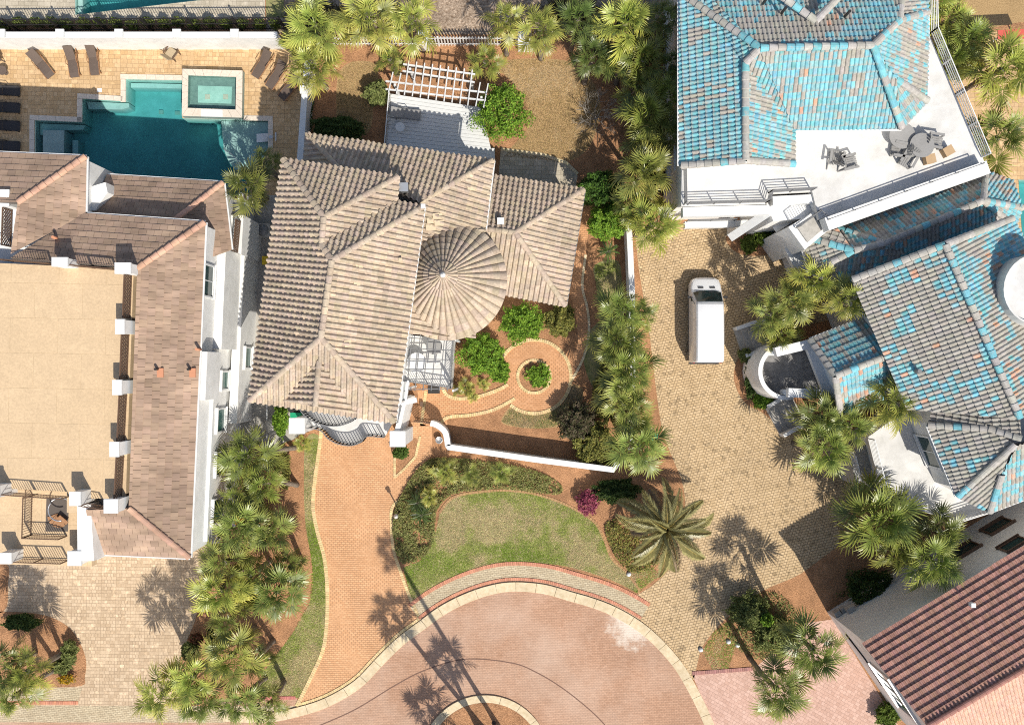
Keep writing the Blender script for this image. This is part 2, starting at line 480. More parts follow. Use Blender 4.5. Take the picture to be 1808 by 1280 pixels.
# ------------------------------------------------------------------ ground and paving
def sheet(name, poly, z, mat, label=None, holes=(), raw=False):
    f = (lambda q: Vector((q[0], q[1], z))) if raw else (lambda q: G(q[0], q[1], z))
    rings = [[f(q) for q in poly]] + [[f(q) for q in h] for h in holes]
    tris = tessellate_polygon(rings)
    vs = [v for r in rings for v in r]
    mb = MB()
    fs = []
    for a, b, c in tris:
        n = (vs[b] - vs[a]).cross(vs[c] - vs[a])
        fs.append((a, b, c) if n.z > 0 else (a, c, b))
    mb.add(vs, fs)
    o = mb.build(name, MAT[mat])
    return tag(o, label or name.replace('_', ' '), None, None, 'structure')

POOL = [(222,140),(322,142),(322,209),(474,213),(473,262),(455,300),(440,345),(62,345),(62,213),(144,216),(146,174),(222,177)]
NPOOL = [(132,-60),(360,-60),(382,-2),(133,27)]
EPOOL = [(1798,318),(1900,318),(1900,470),(1808,470)]
bigring = [(-4000,-4000),(5800,-4000),(5800,5200),(-4000,5200)]
sheet('ground', bigring, 0.0, 'mulch', 'brown pine straw mulch covering the planting beds', [POOL, NPOOL, EPOOL])

# neighbour's land in the top strip
sheet('terrain', [(470,-300),(1300,-300),(1300,64),(470,60)], 0.004, 'scrub', 'sandy scrub beyond the white picket fence')
sheet('pavement', [(-400,-300),(468,-300),(468,34),(-400,40)], 0.004, 'greydeck', 'pale paver deck round the pool at the top edge', [NPOOL])
sheet('lawn', [(468,-60),(500,-60),(502,32),(470,32)], 0.006, 'turf', 'small strip of green turf by the iron fence')
# pool terrace of the tan terrace house
sheet('pavement', [(-400,84),(560,82),(553,170),(540,345),(-400,345)], 0.006, 'pooldeck', 'tan paver deck round the large pool', [POOL])
# side yard between the left and centre houses
sheet('path', [(432,345),(560,345),(560,740),(520,775),(480,790),(440,790),(380,980),(340,980),(400,760)], 0.004, 'concrete', 'concrete side yard between two houses')
# left driveway
LD = [(-300,985),(400,960)] + spline([(372,985),(352,1040),(346,1090),(330,1130),(318,1165),(312,1200),(318,1245)]) + [(-300,1250)]
sheet('driveway', LD, 0.006, 'ashlar', 'pale travertine paver driveway at the lower left')
LBED = spline([(-60,1078),(30,1080),(80,1086),(118,1104),(140,1132),(152,1165),(150,1195),(144,1210),(80,1213),(-60,1213)], 5)
sheet('planting_bed', LBED, 0.010, 'mulch', 'rounded straw mulch bed at the left edge of the driveway')
sheet('planting_bed', spline([(-60,990),(10,994),(14,1030),(6,1080),(-60,1080)], 4), 0.010, 'mulch', 'small straw mulch strip at the left picture edge')
sheet('pavement', [(-60,1213),(145,1214),(138,1238),(-60,1240)], 0.010, 'sidewalk', 'greenish brick strip under the left mulch bed')
# street along the bottom and the cul-de-sac
KO = [(395,1256),(470,1258),(527,1247),(577,1230),(627,1200),(664,1162),(702,1125),(742,1095),(775,1071),(815,1050),(860,1034),(904,1027),(960,1031),(1011,1045),(1052,1057),(1089,1072),(1129,1095),(1160,1120),(1186,1147),(1206,1172),(1222,1198),(1240,1232),(1254,1262),(1272,1310),(1290,1400)]
KOs = spline(KO, 6)
def offset_line(pts, d):
    out = []
    for i, q in enumerate(pts):
        a = pts[max(0, i-1)]; b = pts[min(len(pts)-1, i+1)]
        t = Vector((b[0]-a[0], b[1]-a[1])).normalized()
        out.append((q[0] - t.y*d, q[1] + t.x*d))
    return out
KI = offset_line(KOs, 17)       # inner (road) edge, in ground pixels
sheet('road', [(-300,1256)] + KOs + [(1290,1800),(-300,1800)], 0.008, 'road', 'reddish brick cul-de-sac road with dusty patches')
sheet('road', [(-300,1246),(530,1246),(470,1262),(395,1275),(-300,1274)], 0.012, 'sidewalk', 'tan gutter strip along the street at the lower left')
# orange driveway of the centre house
DL = spline([(567,745),(566,775),(556,850),(553,895),(561,940),(573,985),(578,1040),(577,1100),(570,1148),(548,1198),(524,1246)])
DR = spline([(742,1095),(722,1050),(706,1005),(695,970),(691,925),(693,895),(712,878),(738,858),(752,835),(760,800),(762,760),(740,745)])
lowkerb = [q for q in KOs if 524 <= q[0] <= 742]
DRIVE = DL + lowkerb + DR
sheet('driveway', DRIVE, 0.008, 'drive', 'orange terracotta paver driveway of the centre house')
sheet('planting_bed', [(697,790),(697,843),(716,826),(734,806),(737,775),(728,770)], 0.014, 'mulch', 'small triangular mulch bed beside the orange driveway')
# lawn strip west of the orange driveway
sheet('lawn', spline([(540,775),(566,775),(556,850),(553,895),(561,940),(573,985),(578,1040),(577,1100),(570,1148),(548,1198),(530,1230),(450,1232),(470,1180),(515,1120),(548,1060),(552,1000),(540,930),(537,860)], 4, True), 0.004, 'turf', 'narrow grass strip along the left edge of the orange driveway')
sheet('road', [(360,1234),(524,1232),(530,1246),(395,1247)], 0.010, 'road', 'pale brick apron at the foot of the orange driveway')
# right driveway
RD = [(1127,470),(1120,400),(1480,395),(1480,560),(1330,600)] + spline([(1318,610),(1300,640),(1296,672),(1312,706),(1345,728),(1362,742)]) + [(1480,740),(1520,850),(1478,965),(1415,1012)] + \
     spline([(1395,1022),(1352,1040),(1318,1062),(1288,1086),(1262,1112),(1240,1142),(1232,1168),(1225,1200)]) + \
     [q for q in KOs[::-1] if 1089 <= q[0] <= 1222] + spline([(1150,1035),(1180,1006),(1196,968),(1204,930),(1210,890),(1204,850),(1188,810),(1170,760),(1160,700),(1148,600)])
sheet('driveway', RD, 0.006, 'tan', 'tan cobble paver driveway with the white van')
PB = spline([(1432,600),(1330,608),(1306,630),(1297,672),(1313,708),(1345,726),(1400,730),(1432,700)], 4, True)
sheet('planting_bed', PB, 0.010, 'mulch', 'mulch bed round the curved porch')
sheet('planting_bed', spline([(1282,418),(1330,404),(1372,412),(1374,440),(1340,452),(1300,446)], 4, True), 0.010, 'mulch', 'shaded mulch bed under the white beams')
# pink driveway at the lower right
sheet('driveway', [(1222,1190),(1330,1182),(1420,1100),(1470,1093),(1660,1400),(1300,1420),(1262,1290)], 0.006, 'pink', 'pink paver driveway at the lower right')
# main lawn
LAWN = spline([(776,905),(800,878),(850,868),(905,866),(960,876),(1008,895),(1048,920),(1066,950),(1080,985),(1108,1012),(1128,1040)], 5) + \
       spline([(1128,1048),(1080,1024),(1011,1002),(960,994),(904,992),(850,1002),(800,1022),(762,1044),(728,1062)], 5) + [(712,1002),(742,990),(762,962),(772,930)]
sheet('lawn', LAWN, 0.006, 'turf', 'curved front lawn of patchy green grass')
# sidewalk of the cul-de-sac
SW0 = [q for q in KOs if 742 <= q[0] <= 1129]
SW1 = offset_line(SW0, -33)
sheet('sidewalk', SW0 + SW1[::-1], 0.012, 'sidewalk', 'curved pale brick sidewalk between lawn and kerb')
# garden path and roundel
RC = (943, 665)
ring = [(RC[0]+65*math.cos(a), RC[1]+65*math.sin(a)) for a in [rad(k) for k in range(130, -170, -6)]]
PATH = [(737,690),(742,752),(790,751)] + spline([(790,737),(830,733),(870,724),(902,708)]) + ring + [(897,679)] + spline([(880,688),(845,700),(810,704),(790,698),(783,688)]) + [(780,684)]
sheet('garden_path', PATH, 0.008, 'path', 'orange paver garden path with its round court', [circle(943,665,27,30)])
sheet('garden_path', [(990,612),(1012,640)] + spline([(1012,625),(1020,605),(1018,570),(1012,540),(1005,505),(1012,450),(1020,400)], 4) + spline([(1040,400),(1034,450),(1028,505),(1036,540),(1040,575),(1036,612),(1024,645),(1004,680)], 4), 0.006, 'path', 'narrow paver path along the east side of the house')
sheet('garden_path', [(740,752),(763,752),(762,800),(752,835),(738,858),(712,878),(726,840),(738,800)], 0.012, 'drive', 'shaded paver walk leading to the iron gate')
sheet('lawn', spline([(885,745),(905,715),(925,728),(960,730),(995,712),(1008,680),(1030,690),(1020,730),(1000,750),(960,756),(920,755)], 4, True), 0.004, 'drygrass', 'faded grass crescent below the round court')
sheet('lawn', spline([(1050,468),(1092,462),(1097,520),(1090,560),(1060,540),(1052,500)], 4, True), 0.004, 'turf', 'grass patch beside the white driveway wall')
sheet('lawn', spline([(1030,600),(1080,560),(1100,640),(1100,740),(1060,700),(1036,660)], 4, True), 0.004, 'turf', 'thin grass under the row of palms by the driveway wall')
# back yard
sheet('lawn', spline([(598,130),(622,110),(660,112),(668,140),(660,180),(650,235),(600,230),(594,180)], 4, True), 0.006, 'drygrass', 'dormant grass patch beside the white deck')
sheet('lawn', spline([(878,118),(905,106),(960,104),(1010,112),(1050,150),(1060,200),(1040,260),(1000,286),(945,282),(890,276),(930,230),(925,170)], 4, True), 0.006, 'drygrass', 'dormant tan lawn of the back yard')
sheet('garden_path', [(884,266),(960,276),(1000,290),(1020,310),(1014,345),(960,330),(880,318)], 0.010, 'greydeck', 'shaded paver walk behind the centre house')
# far right top
sheet('lawn', [(1700,-200),(2200,-200),(2200,60),(1800,40),(1700,60)], 0.004, 'drygrass', 'yellowish lawn at the top right corner')
sheet('pavement', [(1640,60),(1800,55),(2200,80),(2200,520),(1760,520),(1640,300)], 0.006, 'pooldeck', 'pinkish paver deck at the right edge', [EPOOL])
# island bed in the road
IS = circle(857,1340,100,44)
sheet('planting_bed', IS, 0.020, 'mulch', 'mulch bed in the island of the cul-de-sac')

# ---- brick edgings and kerbs: every brick and stone is geometry
def run(pts):
    """Length-parametrised polyline on the ground (metres)."""
    q = [G(*p) for p in pts]
    L = [0.0]
    for a, b in zip(q, q[1:]): L.append(L[-1] + (b - a).length)
    def at(s):
        s = max(0, min(L[-1], s))
        for i in range(len(L) - 1):
            if s <= L[i+1] or i == len(L) - 2:
                d = q[i+1] - q[i]
                t = (s - L[i]) / max(1e-6, L[i+1] - L[i])
                return q[i] + d*t, math.atan2(d.y, d.x)
    return at, L[-1]

def edging(name, label, pts, w, bl, z, col, h=0.05, off=0.0):
    at, L = run(pts); mb = MB(); n = max(1, int(L / bl)); step = L / n
    for i in range(n):
        p, a = at((i + 0.5) * step)
        sx = Vector((-math.sin(a), math.cos(a), 0)) * off
        mb.box((p.x + sx.x, p.y + sx.y, z + h/2 - 0.05 + R.uniform(-0.004, 0.004)), (step*0.9, w, h + 0.02), a, jit(col, 0.14))
    o = mb.build(name, MAT['edge'])
    return tag(o, label, None, None, 'structure')

YEL = (0.70, 0.52, 0.27); RED = (0.58, 0.26, 0.16); PALE = (0.68, 0.56, 0.36)
edging('paving_edge', 'yellow brick edge on the left of the orange driveway', DL[3:], 0.24, 0.14, 0.04, YEL)
edging('paving_edge', 'yellow brick edge on the right of the orange driveway', DR[:36], 0.2, 0.14, 0.04, YEL)
edging('paving_edge', 'yellow brick edge along the foot of the orange driveway', lowkerb, 0.2, 0.14, 0.04, YEL, off=0.12)
edging('paving_edge', 'red brick border on the lawn side of the sidewalk', SW1, 0.24, 0.13, 0.045, RED, off=-0.02)
edging('paving_edge', 'red brick border on the kerb side of the sidewalk', offset_line(SW0, -5), 0.2, 0.13, 0.045, RED)
edging('paving_edge', 'yellow brick edge round the planted roundel', circle(943,665,29,40) + [circle(943,665,29,40)[0]], 0.2, 0.14, 0.05, YEL)
edging('paving_edge', 'yellow brick edge round the paved court', ring, 0.22, 0.14, 0.05, YEL)
edging('paving_edge', 'yellow brick edge on the south side of the garden path', spline([(775,752),(790,737),(830,733),(870,724),(902,708),(909,703)]), 0.22, 0.14, 0.05, YEL)
edging('paving_edge', 'yellow brick edge on the north side of the garden path', spline([(897,679),(880,688),(845,700),(810,704),(790,698),(783,688),(781,684)]), 0.22, 0.14, 0.05, YEL)
edging('paving_edge', 'yellow brick edge of the mulch beside the white wall', [(752,690),(744,748)], 0.2, 0.14, 0.05, YEL)
edging('paving_edge', 'pale brick edge of the narrow east path', spline([(1004,680),(1024,645),(1036,612),(1040,575),(1036,540),(1028,505),(1034,450)], 4), 0.16, 0.16, 0.04, PALE)
edging('paving_edge', 'pale brick edge of the walk behind the centre house', [(884,264),(960,274),(1000,288),(1020,308)], 0.2, 0.16, 0.045, PALE)
edging('paving_edge', 'pale brick edge of the triangular bed', [(697,790),(697,843),(716,826),(734,806),(742,770)], 0.16, 0.14, 0.045, YEL)
edging('paving_edge', 'red brick band at the foot of the right driveway', [(1222,1188),(1330,1180)], 0.24, 0.14, 0.04, (0.40, 0.2, 0.17))
edging('paving_edge', 'red brick band under the greenish brick strip', [(-60,1240),(138,1240)], 0.22, 0.14, 0.04, RED)
edging('paving_edge', 'red brick line at the end of the grass strip', [(440,1232),(522,1231)], 0.2, 0.14, 0.04, (0.55, 0.2, 0.17))
edging('paving_edge', 'straw coloured edge of the curved front lawn', LAWN[:52] if len(LAWN) > 52 else LAWN, 0.16, 0.2, 0.03, (0.42, 0.25, 0.12))

# kerb of the cul-de-sac, laid stone by stone
def kerb(name, label, pts, w, sl, off, h=0.12, seg=3):
    root = thing(name, label, None, G(*pts[len(pts)//2]))
    tag(root, kind='structure')
    at, L = run(pts); n = int(L / sl); step = L / n
    for i in range(n):
        mb = MB(); top = []; bot = []
        for k in range(seg + 1):
            p, a = at(i*step + 0.012 + (step - 0.024) * k / seg)
            nn = Vector((-math.sin(a), math.cos(a), 0))
            top.append((p + nn*(off + w/2), p + nn*(off - w/2)))
        vs = []
        hh = h + R.uniform(-0.008, 0.008)
        for a_, b_ in top:
            vs += [(a_.x, a_.y, hh), (b_.x, b_.y, hh * 0.45), (a_.x, a_.y, -0.02), (b_.x, b_.y, -0.02)]
        fs = []
        for k in range(seg):
            o = 4*k
            fs += [(o, o+1, o+5, o+4), (o, o+4, o+6, o+2), (o+1, o+3, o+7, o+5)]
        fs += [(0, 2, 3, 1), (4*seg, 4*seg+1, 4*seg+3, 4*seg+2)]
        mb.add(vs, fs)
        mb.build('kerb_stone', MAT['kerb'], root)
    return root
kerb('kerb', 'pale concrete kerb curving round the cul-de-sac', KOs, 0.62, 1.35, -0.31, 0.11)
kerb('kerb', 'pale concrete kerb round the island bed', circle(857,1340,108,60) + [circle(857,1340,108,60)[0]], 0.5, 1.3, -0.02, 0.12)
# shallow drainage joint across the road bricks
jl = spline([(560,1282),(627,1252),(700,1208),(752,1182),(822,1163),(904,1170),(950,1188),(994,1215),(1036,1248),(1066,1277),(1090,1310)], 8)
at, L = run(jl); mb = MB(); pr = [at(L*i/90) for i in range(91)]
vs = []
for p, a in pr:
    nn = Vector((-math.sin(a), math.cos(a), 0)) * 0.035
    vs += [(p.x+nn.x, p.y+nn.y, 0.0135), (p.x-nn.x, p.y-nn.y, 0.0135)]
mb.add(vs, [(2*i, 2*i+1, 2*i+3, 2*i+2) for i in range(90)], (0.19, 0.11, 0.08))
tag(mb.build('road_joint', MAT['edge']), 'thin dark curved joint line across the brick road', None, None, 'structure')

# ------------------------------------------------------------------ pools
def basin(name, label, ring, depth, plaster, water, wz=-0.08, shelves=()):
    root = thing(name, label, 'swimming pool', G(*ring[0]))
    mb = MB(); n = len(ring)
    top = [G(*q, z=0.02) for q in ring]; bot = [G(*q, z=-depth) for q in ring]
    mb.add(top + bot, [(i, n+i, n+(i+1) % n, (i+1) % n) for i in range(n)])
    tris = tessellate_polygon([bot]); mb.add(bot, [tuple(t) for t in tris])
    mb.build('basin', MAT[plaster], root)
    for nm, poly, z, m in shelves:
        s = MB(); s.prism([G(*q) for q in poly], -depth - 0.02, z); s.build(nm, MAT[m], root)
    w = MB(); w.prism(inset([G(*p).xy for p in ring], -0.012), -depth - 0.03, wz)
    w.build('water', MAT[water], root)
    return root
shelf_r = spline([(388,212),(390,235),(393,262),(402,285),(415,300)], 4) + [(455,300),(473,262),(474,214)]
pool = basin('swimming_pool', 'large stepped swimming pool with turquoise water', POOL, 1.5, 'plaster', 'water', shelves=[
    ('tanning_ledge', shelf_r, -0.32, 'plaster_pale'),
    ('bench', [(147,176),(222,179),(222,186),(208,190),(150,189)], -0.5, 'plaster_pale'),
    ('bench', [(64,215),(144,218),(140,226),(76,228),(74,235),(64,235)], -0.5, 'plaster'),
    ('sun_shelf', [(74,229),(112,230),(111,275),(74,275)], -0.12, 'plaster_pale'),
    ('step', [(120,244),(130,244),(130,275),(120,275)], -0.6, 'plaster_pale'),
    ('step', [(224,142),(320,144),(320,152),(224,150)], -0.6, 'plaster_pale'),
    ('floor_drain', [(265,184),(273,184),(273,191),(265,191)], -1.42, 'coping'),
    ('floor_drain', [(294,186),(303,186),(303,192),(294,192)], -1.42, 'coping')])
def coping(parent, a, b, w, z=0.05):
    a = G(*a); b = G(*b); d = b - a; n = max(1, round(d.length / 0.6)); s = d / n
    me = MB().box((0, 0, 0), (s.length - 0.012, w, 0.07)).mesh('coping_stone', MAT['coping'])
    for i in range(n):
        p = a + s*(i + 0.5)
        new('coping_stone', me, parent, Matrix.Translation((p.x, p.y, z - 0.02)) @ Matrix.Rotation(math.atan2(d.y, d.x), 4, 'Z'))
for a, b in [((213,136),(322,138)),((218,141),(218,181)),((217,175),(137,170)),((141,175),(141,216)),((145,212),(53,208)),((57,213),(57,300)),((430,209),(482,210)),((478,214),(478,262))]:
    coping(pool, a, b, 0.32)
basin('swimming_pool', 'angular turquoise pool cut off by the top edge', NPOOL, 1.4, 'plaster', 'water', shelves=[('step', [(134,26),(134,-40),(142,-40),(142,22),(382,-8),(382,-2)], -0.3, 'plaster_pale')])
basin('swimming_pool', 'green pool corner at the right picture edge', EPOOL, 1.4, 'plaster', 'water')
# raised spa
spa = thing('hot_tub', 'raised square spa with pale coping at the corner of the pool', 'spa', G(375,165))
so = [(322,122),(428,125),(427,208),(321,205)]; si = [(332,133),(417,136),(416,194),(331,191)]
mb = MB()
def quadring(mb, o, i, z0, z1, zi):
    O = [P(*q, z1) for q in o]; I = [P(*q, z1) for q in i]
    vs = [(*q.xy, z0) for q in O] + [(*q.xy, z1) for q in O] + [(*q.xy, z1) for q in I] + [(*q.xy, zi) for q in I]
    fs = []
    for k in range(4):
        l = (k+1) % 4
        fs += [(k, l, 4+l, 4+k), (4+k, 4+l, 8+l, 8+k), (8+k, 8+l, 12+l, 12+k)]
    fs.append((12, 13, 14, 15))
    mb.add(vs, fs)
quadring(mb, so, si, 0.0, 0.49, 0.03)
mb.build('shell', MAT['spa_tile'], spa)
for k in range(4):
    a = Vector(so[k]); b = Vector(so[(k+1) % 4]); c = Vector(si[k]); d = Vector(si[(k+1) % 4])
    nst = 6
    for j in range(nst):
        q = [a.lerp(b, j/nst), a.lerp(b, (j+0.97)/nst), c.lerp(d, (j+0.97)/nst), c.lerp(d, j/nst)]
        m2 = MB(); m2.slab([P(*p, 0.55) for p in q], 0.06); m2.build('coping_stone', MAT['coping'], spa)
mb = MB(); mb.add([P(*q, 0.42) for q in si], [(0, 1, 2, 3)]); mb.build('water', MAT['spawater'], spa)
mb = MB(); f = [(350,152),(410,154),(409,184),(350,182)]; mb.prism([P(*q, 0.0) for q in f], 0.031, 0.05); mb.build('footwell', MAT['plaster'], spa)
for q in ((367,172),(399,172)):
    p = P(*q, 0); MB().box((p.x, p.y, 0.07), (0.32, 0.32, 0.03)).build('floor_drain', MAT['coping'], spa)
mb = MB(); mb.slab([P(355,193,0.57), P(393,194,0.57), P(393,207,0.57), P(355,206,0.57)], 0.05); mb.build('spillway', MAT['trim'], spa)

# ------------------------------------------------------------------ boundary walls and fences
def wall_run(name, label, pts, h, t, mat='stucco', cap=True, cat='wall'):
    root = thing(name, label, cat, G(*pts[0]))
    q = [G(*p) for p in pts]
    mb = MB(); cb = MB()
    L = []; Rr = []
    for i, p in enumerate(q):
        a = q[max(0, i-1)]; b = q[min(len(q)-1, i+1)]
        d = (b - a).normalized(); n = Vector((-d.y, d.x, 0))
        L.append((p + n*t/2, p - n*t/2, p + n*(t/2+0.05), p - n*(t/2+0.05)))
    def strip(m, i0, i1, z0, z1):
        vs = []
        for l in L: vs += [(*l[i0].xy, z0), (*l[i0].xy, z1), (*l[i1].xy, z1), (*l[i1].xy, z0)]
        fs = []
        for k in range(len(L)-1):
            o = 4*k
            for j in range(4): fs.append((o+j, o+(j+1) % 4, o+4+(j+1) % 4, o+4+j))
        fs += [(0, 3, 2, 1), tuple(4*(len(L)-1)+j for j in range(4))]
        m.add(vs, fs)
    strip(mb, 0, 1, 0, h)
    mb.build('wall_body', MAT[mat], root)
    if cap:
        strip(cb, 2, 3, h + 0.002, h + 0.08); cb.build('coping', MAT['trim'], root)
    return root
def pillar(parent, g, s, h, name='pillar'):
    p = G(*g)
    mb = MB(); mb.box((p.x, p.y, h/2), (s, s, h)); o = mb.build(name, MAT['stucco'], parent)
    MB().box((p.x, p.y, h + 0.052), (s + 0.1, s + 0.1, 0.1)).build('pillar_cap', MAT['trim'], o)
w = wall_run('garden_wall', 'long white wall behind the sun loungers of the pool deck', [(-200,84),(505,84)], 2.1, 0.3)
for x in (38,138,238,336,434): pillar(w, (x,83), 0.42, 2.3)
w = wall_run('garden_wall', 'white wall between the pool deck and the back yard', [(556,100),(549,180),(539,320)], 1.7, 0.28)
for g in ((555,104),(549,175),(540,318)): pillar(w, g, 0.4, 1.9)
gw = spline([(764,744),(776,748),(788,758),(792,770),(794,785)], 5) + [(850,793),(940,806),(1040,819),(1078,824),(1086,812)]
wall_run('garden_wall', 'long white garden wall with a curved end above the front lawn', gw, 1.55, 0.26)
wall_run('garden_wall', 'straight white wall along the left of the right driveway', [(1104,395),(1107,450),(1110,520),(1111,700),(1108,790)], 1.6, 0.26)
wall_run('garden_wall', 'short white wall by the side yard gate', [(446,352),(441,480)], 2.4, 0.25)

def picket_fence(name, label, a, b, h, pitch, mat, pw, rails, group=None, postn=5):
    root = thing(name, label, 'fence', G(*a))
    A = G(*a); B = G(*b); d = B - A; n = int(d.length / pitch); rz = math.atan2(d.y, d.x)
    pm = MB().box((0, 0, h/2), (pw, pw*0.8, h)).mesh('picket', MAT[mat])
    for i in range(n + 1):
        p = A + d*(i / n)
        new('picket', pm, root, Matrix.Translation(p) @ Matrix.Rotation(rz, 4, 'Z'))
    for z in rails:
        MB().bar(A + Vector((0, 0, z)), B + Vector((0, 0, z)), 0.05, 0.05).build('rail', MAT[mat], root)
    for i in range(postn):
        p = A + d*(i/(postn-1)); MB().box((p.x, p.y - 0.03, h/2 + 0.06), (0.11, 0.11, h + 0.12), rz).build('post', MAT[mat], root)
    return root
picket_fence('picket_fence', 'white picket fence between back yard and scrub', (592,80), (960,81), 1.45, 0.2, 'trim', 0.075, (0.25, 1.25), postn=5)
picket_fence('iron_fence', 'black iron fence behind the white pool wall', (-120,57), (506,53), 2.1, 0.17, 'black', 0.03, (0.2, 1.1, 2.0), postn=9)
fp = thing('gate_pillar', 'white square pillar beside the picket fence near the small palm', 'pillar', G(748,81)); pillar(fp, (748,81), 0.8, 1.3)
fp = thing('gate_pillar', 'white square pillar at the right end of the picket fence', 'pillar', G(926,82)); pillar(fp, (926,82), 0.8, 1.3)
# iron garden gate
gt = thing('garden_gate', 'brown iron garden gate at the curved wall end', 'gate', G(748,742))
A = G(735,741); B = G(763,745); d = B - A
MB().bar(A + Vector((0,0,1.5)), B + Vector((0,0,1.5)), 0.06, 0.06).build('rail', MAT['bronze'], gt)
MB().bar(A + Vector((0,0,0.2)), B + Vector((0,0,0.2)), 0.06, 0.06).build('rail', MAT['bronze'], gt)
pm = MB().box((0,0,0.8), (0.04, 0.03, 1.5)).mesh('bar', MAT['bronze'])
for i in range(11): new('bar', pm, gt, Matrix.Translation(A + d*(i/10)))
# ------------------------------------------------------------------ roofs: real tiles laid row by row
def nz(p, s, o=0.0):
    return noise.noise(Vector((p.x*s + o, p.y*s - o, p.z*s + 3.1)))

def tile_geo(kind, w, e):
    """Verts and faces of one tile: x along the eave, y up the slope, z out of the roof."""
    if kind == 'flat':
        a = w*0.02; b = w*0.98; L = e*1.0
        vs = [(a,-0.02,0.055),(b,-0.02,0.055),(b,L,0.015),(a,L,0.015),(a,-0.02,0.0),(b,-0.02,0.0),(b,L,0.0),(a,L,0.0)]
        return vs, [(0,1,2,3),(0,4,5,1),(1,5,6,2),(3,7,4,0)], [0, 0, 1, 1, 0, 0, 1, 1]
    h = {'barrel': 0.125, 'low': 0.07, 'red': 0.08}[kind]
    prof = [(0.0, 0.0), (0.07, 0.55), (0.2, 0.93), (0.34, 1.0), (0.48, 0.93), (0.61, 0.55), (0.68, 0.04), (1.0, 0.0)]
    lift = {'barrel': 0.075, 'low': 0.06, 'red': 0.10}[kind]
    n = len(prof); vs = []
    for x, z in prof: vs.append((x*w, -0.025, z*h + lift))
    for x, z in prof: vs.append((x*w, e*1.02, z*h*0.92))
    for x, z in prof: vs.append((x*w, -0.02, max(0, z*h - 0.01)))
    fs = [(i, i+1, n+i+1, n+i) for i in range(n-1)] + [(2*n+i, 2*n+i+1, i+1, i) for i in range(n-1)]
    return vs, fs, [0]*n + [1]*n + [0]*n

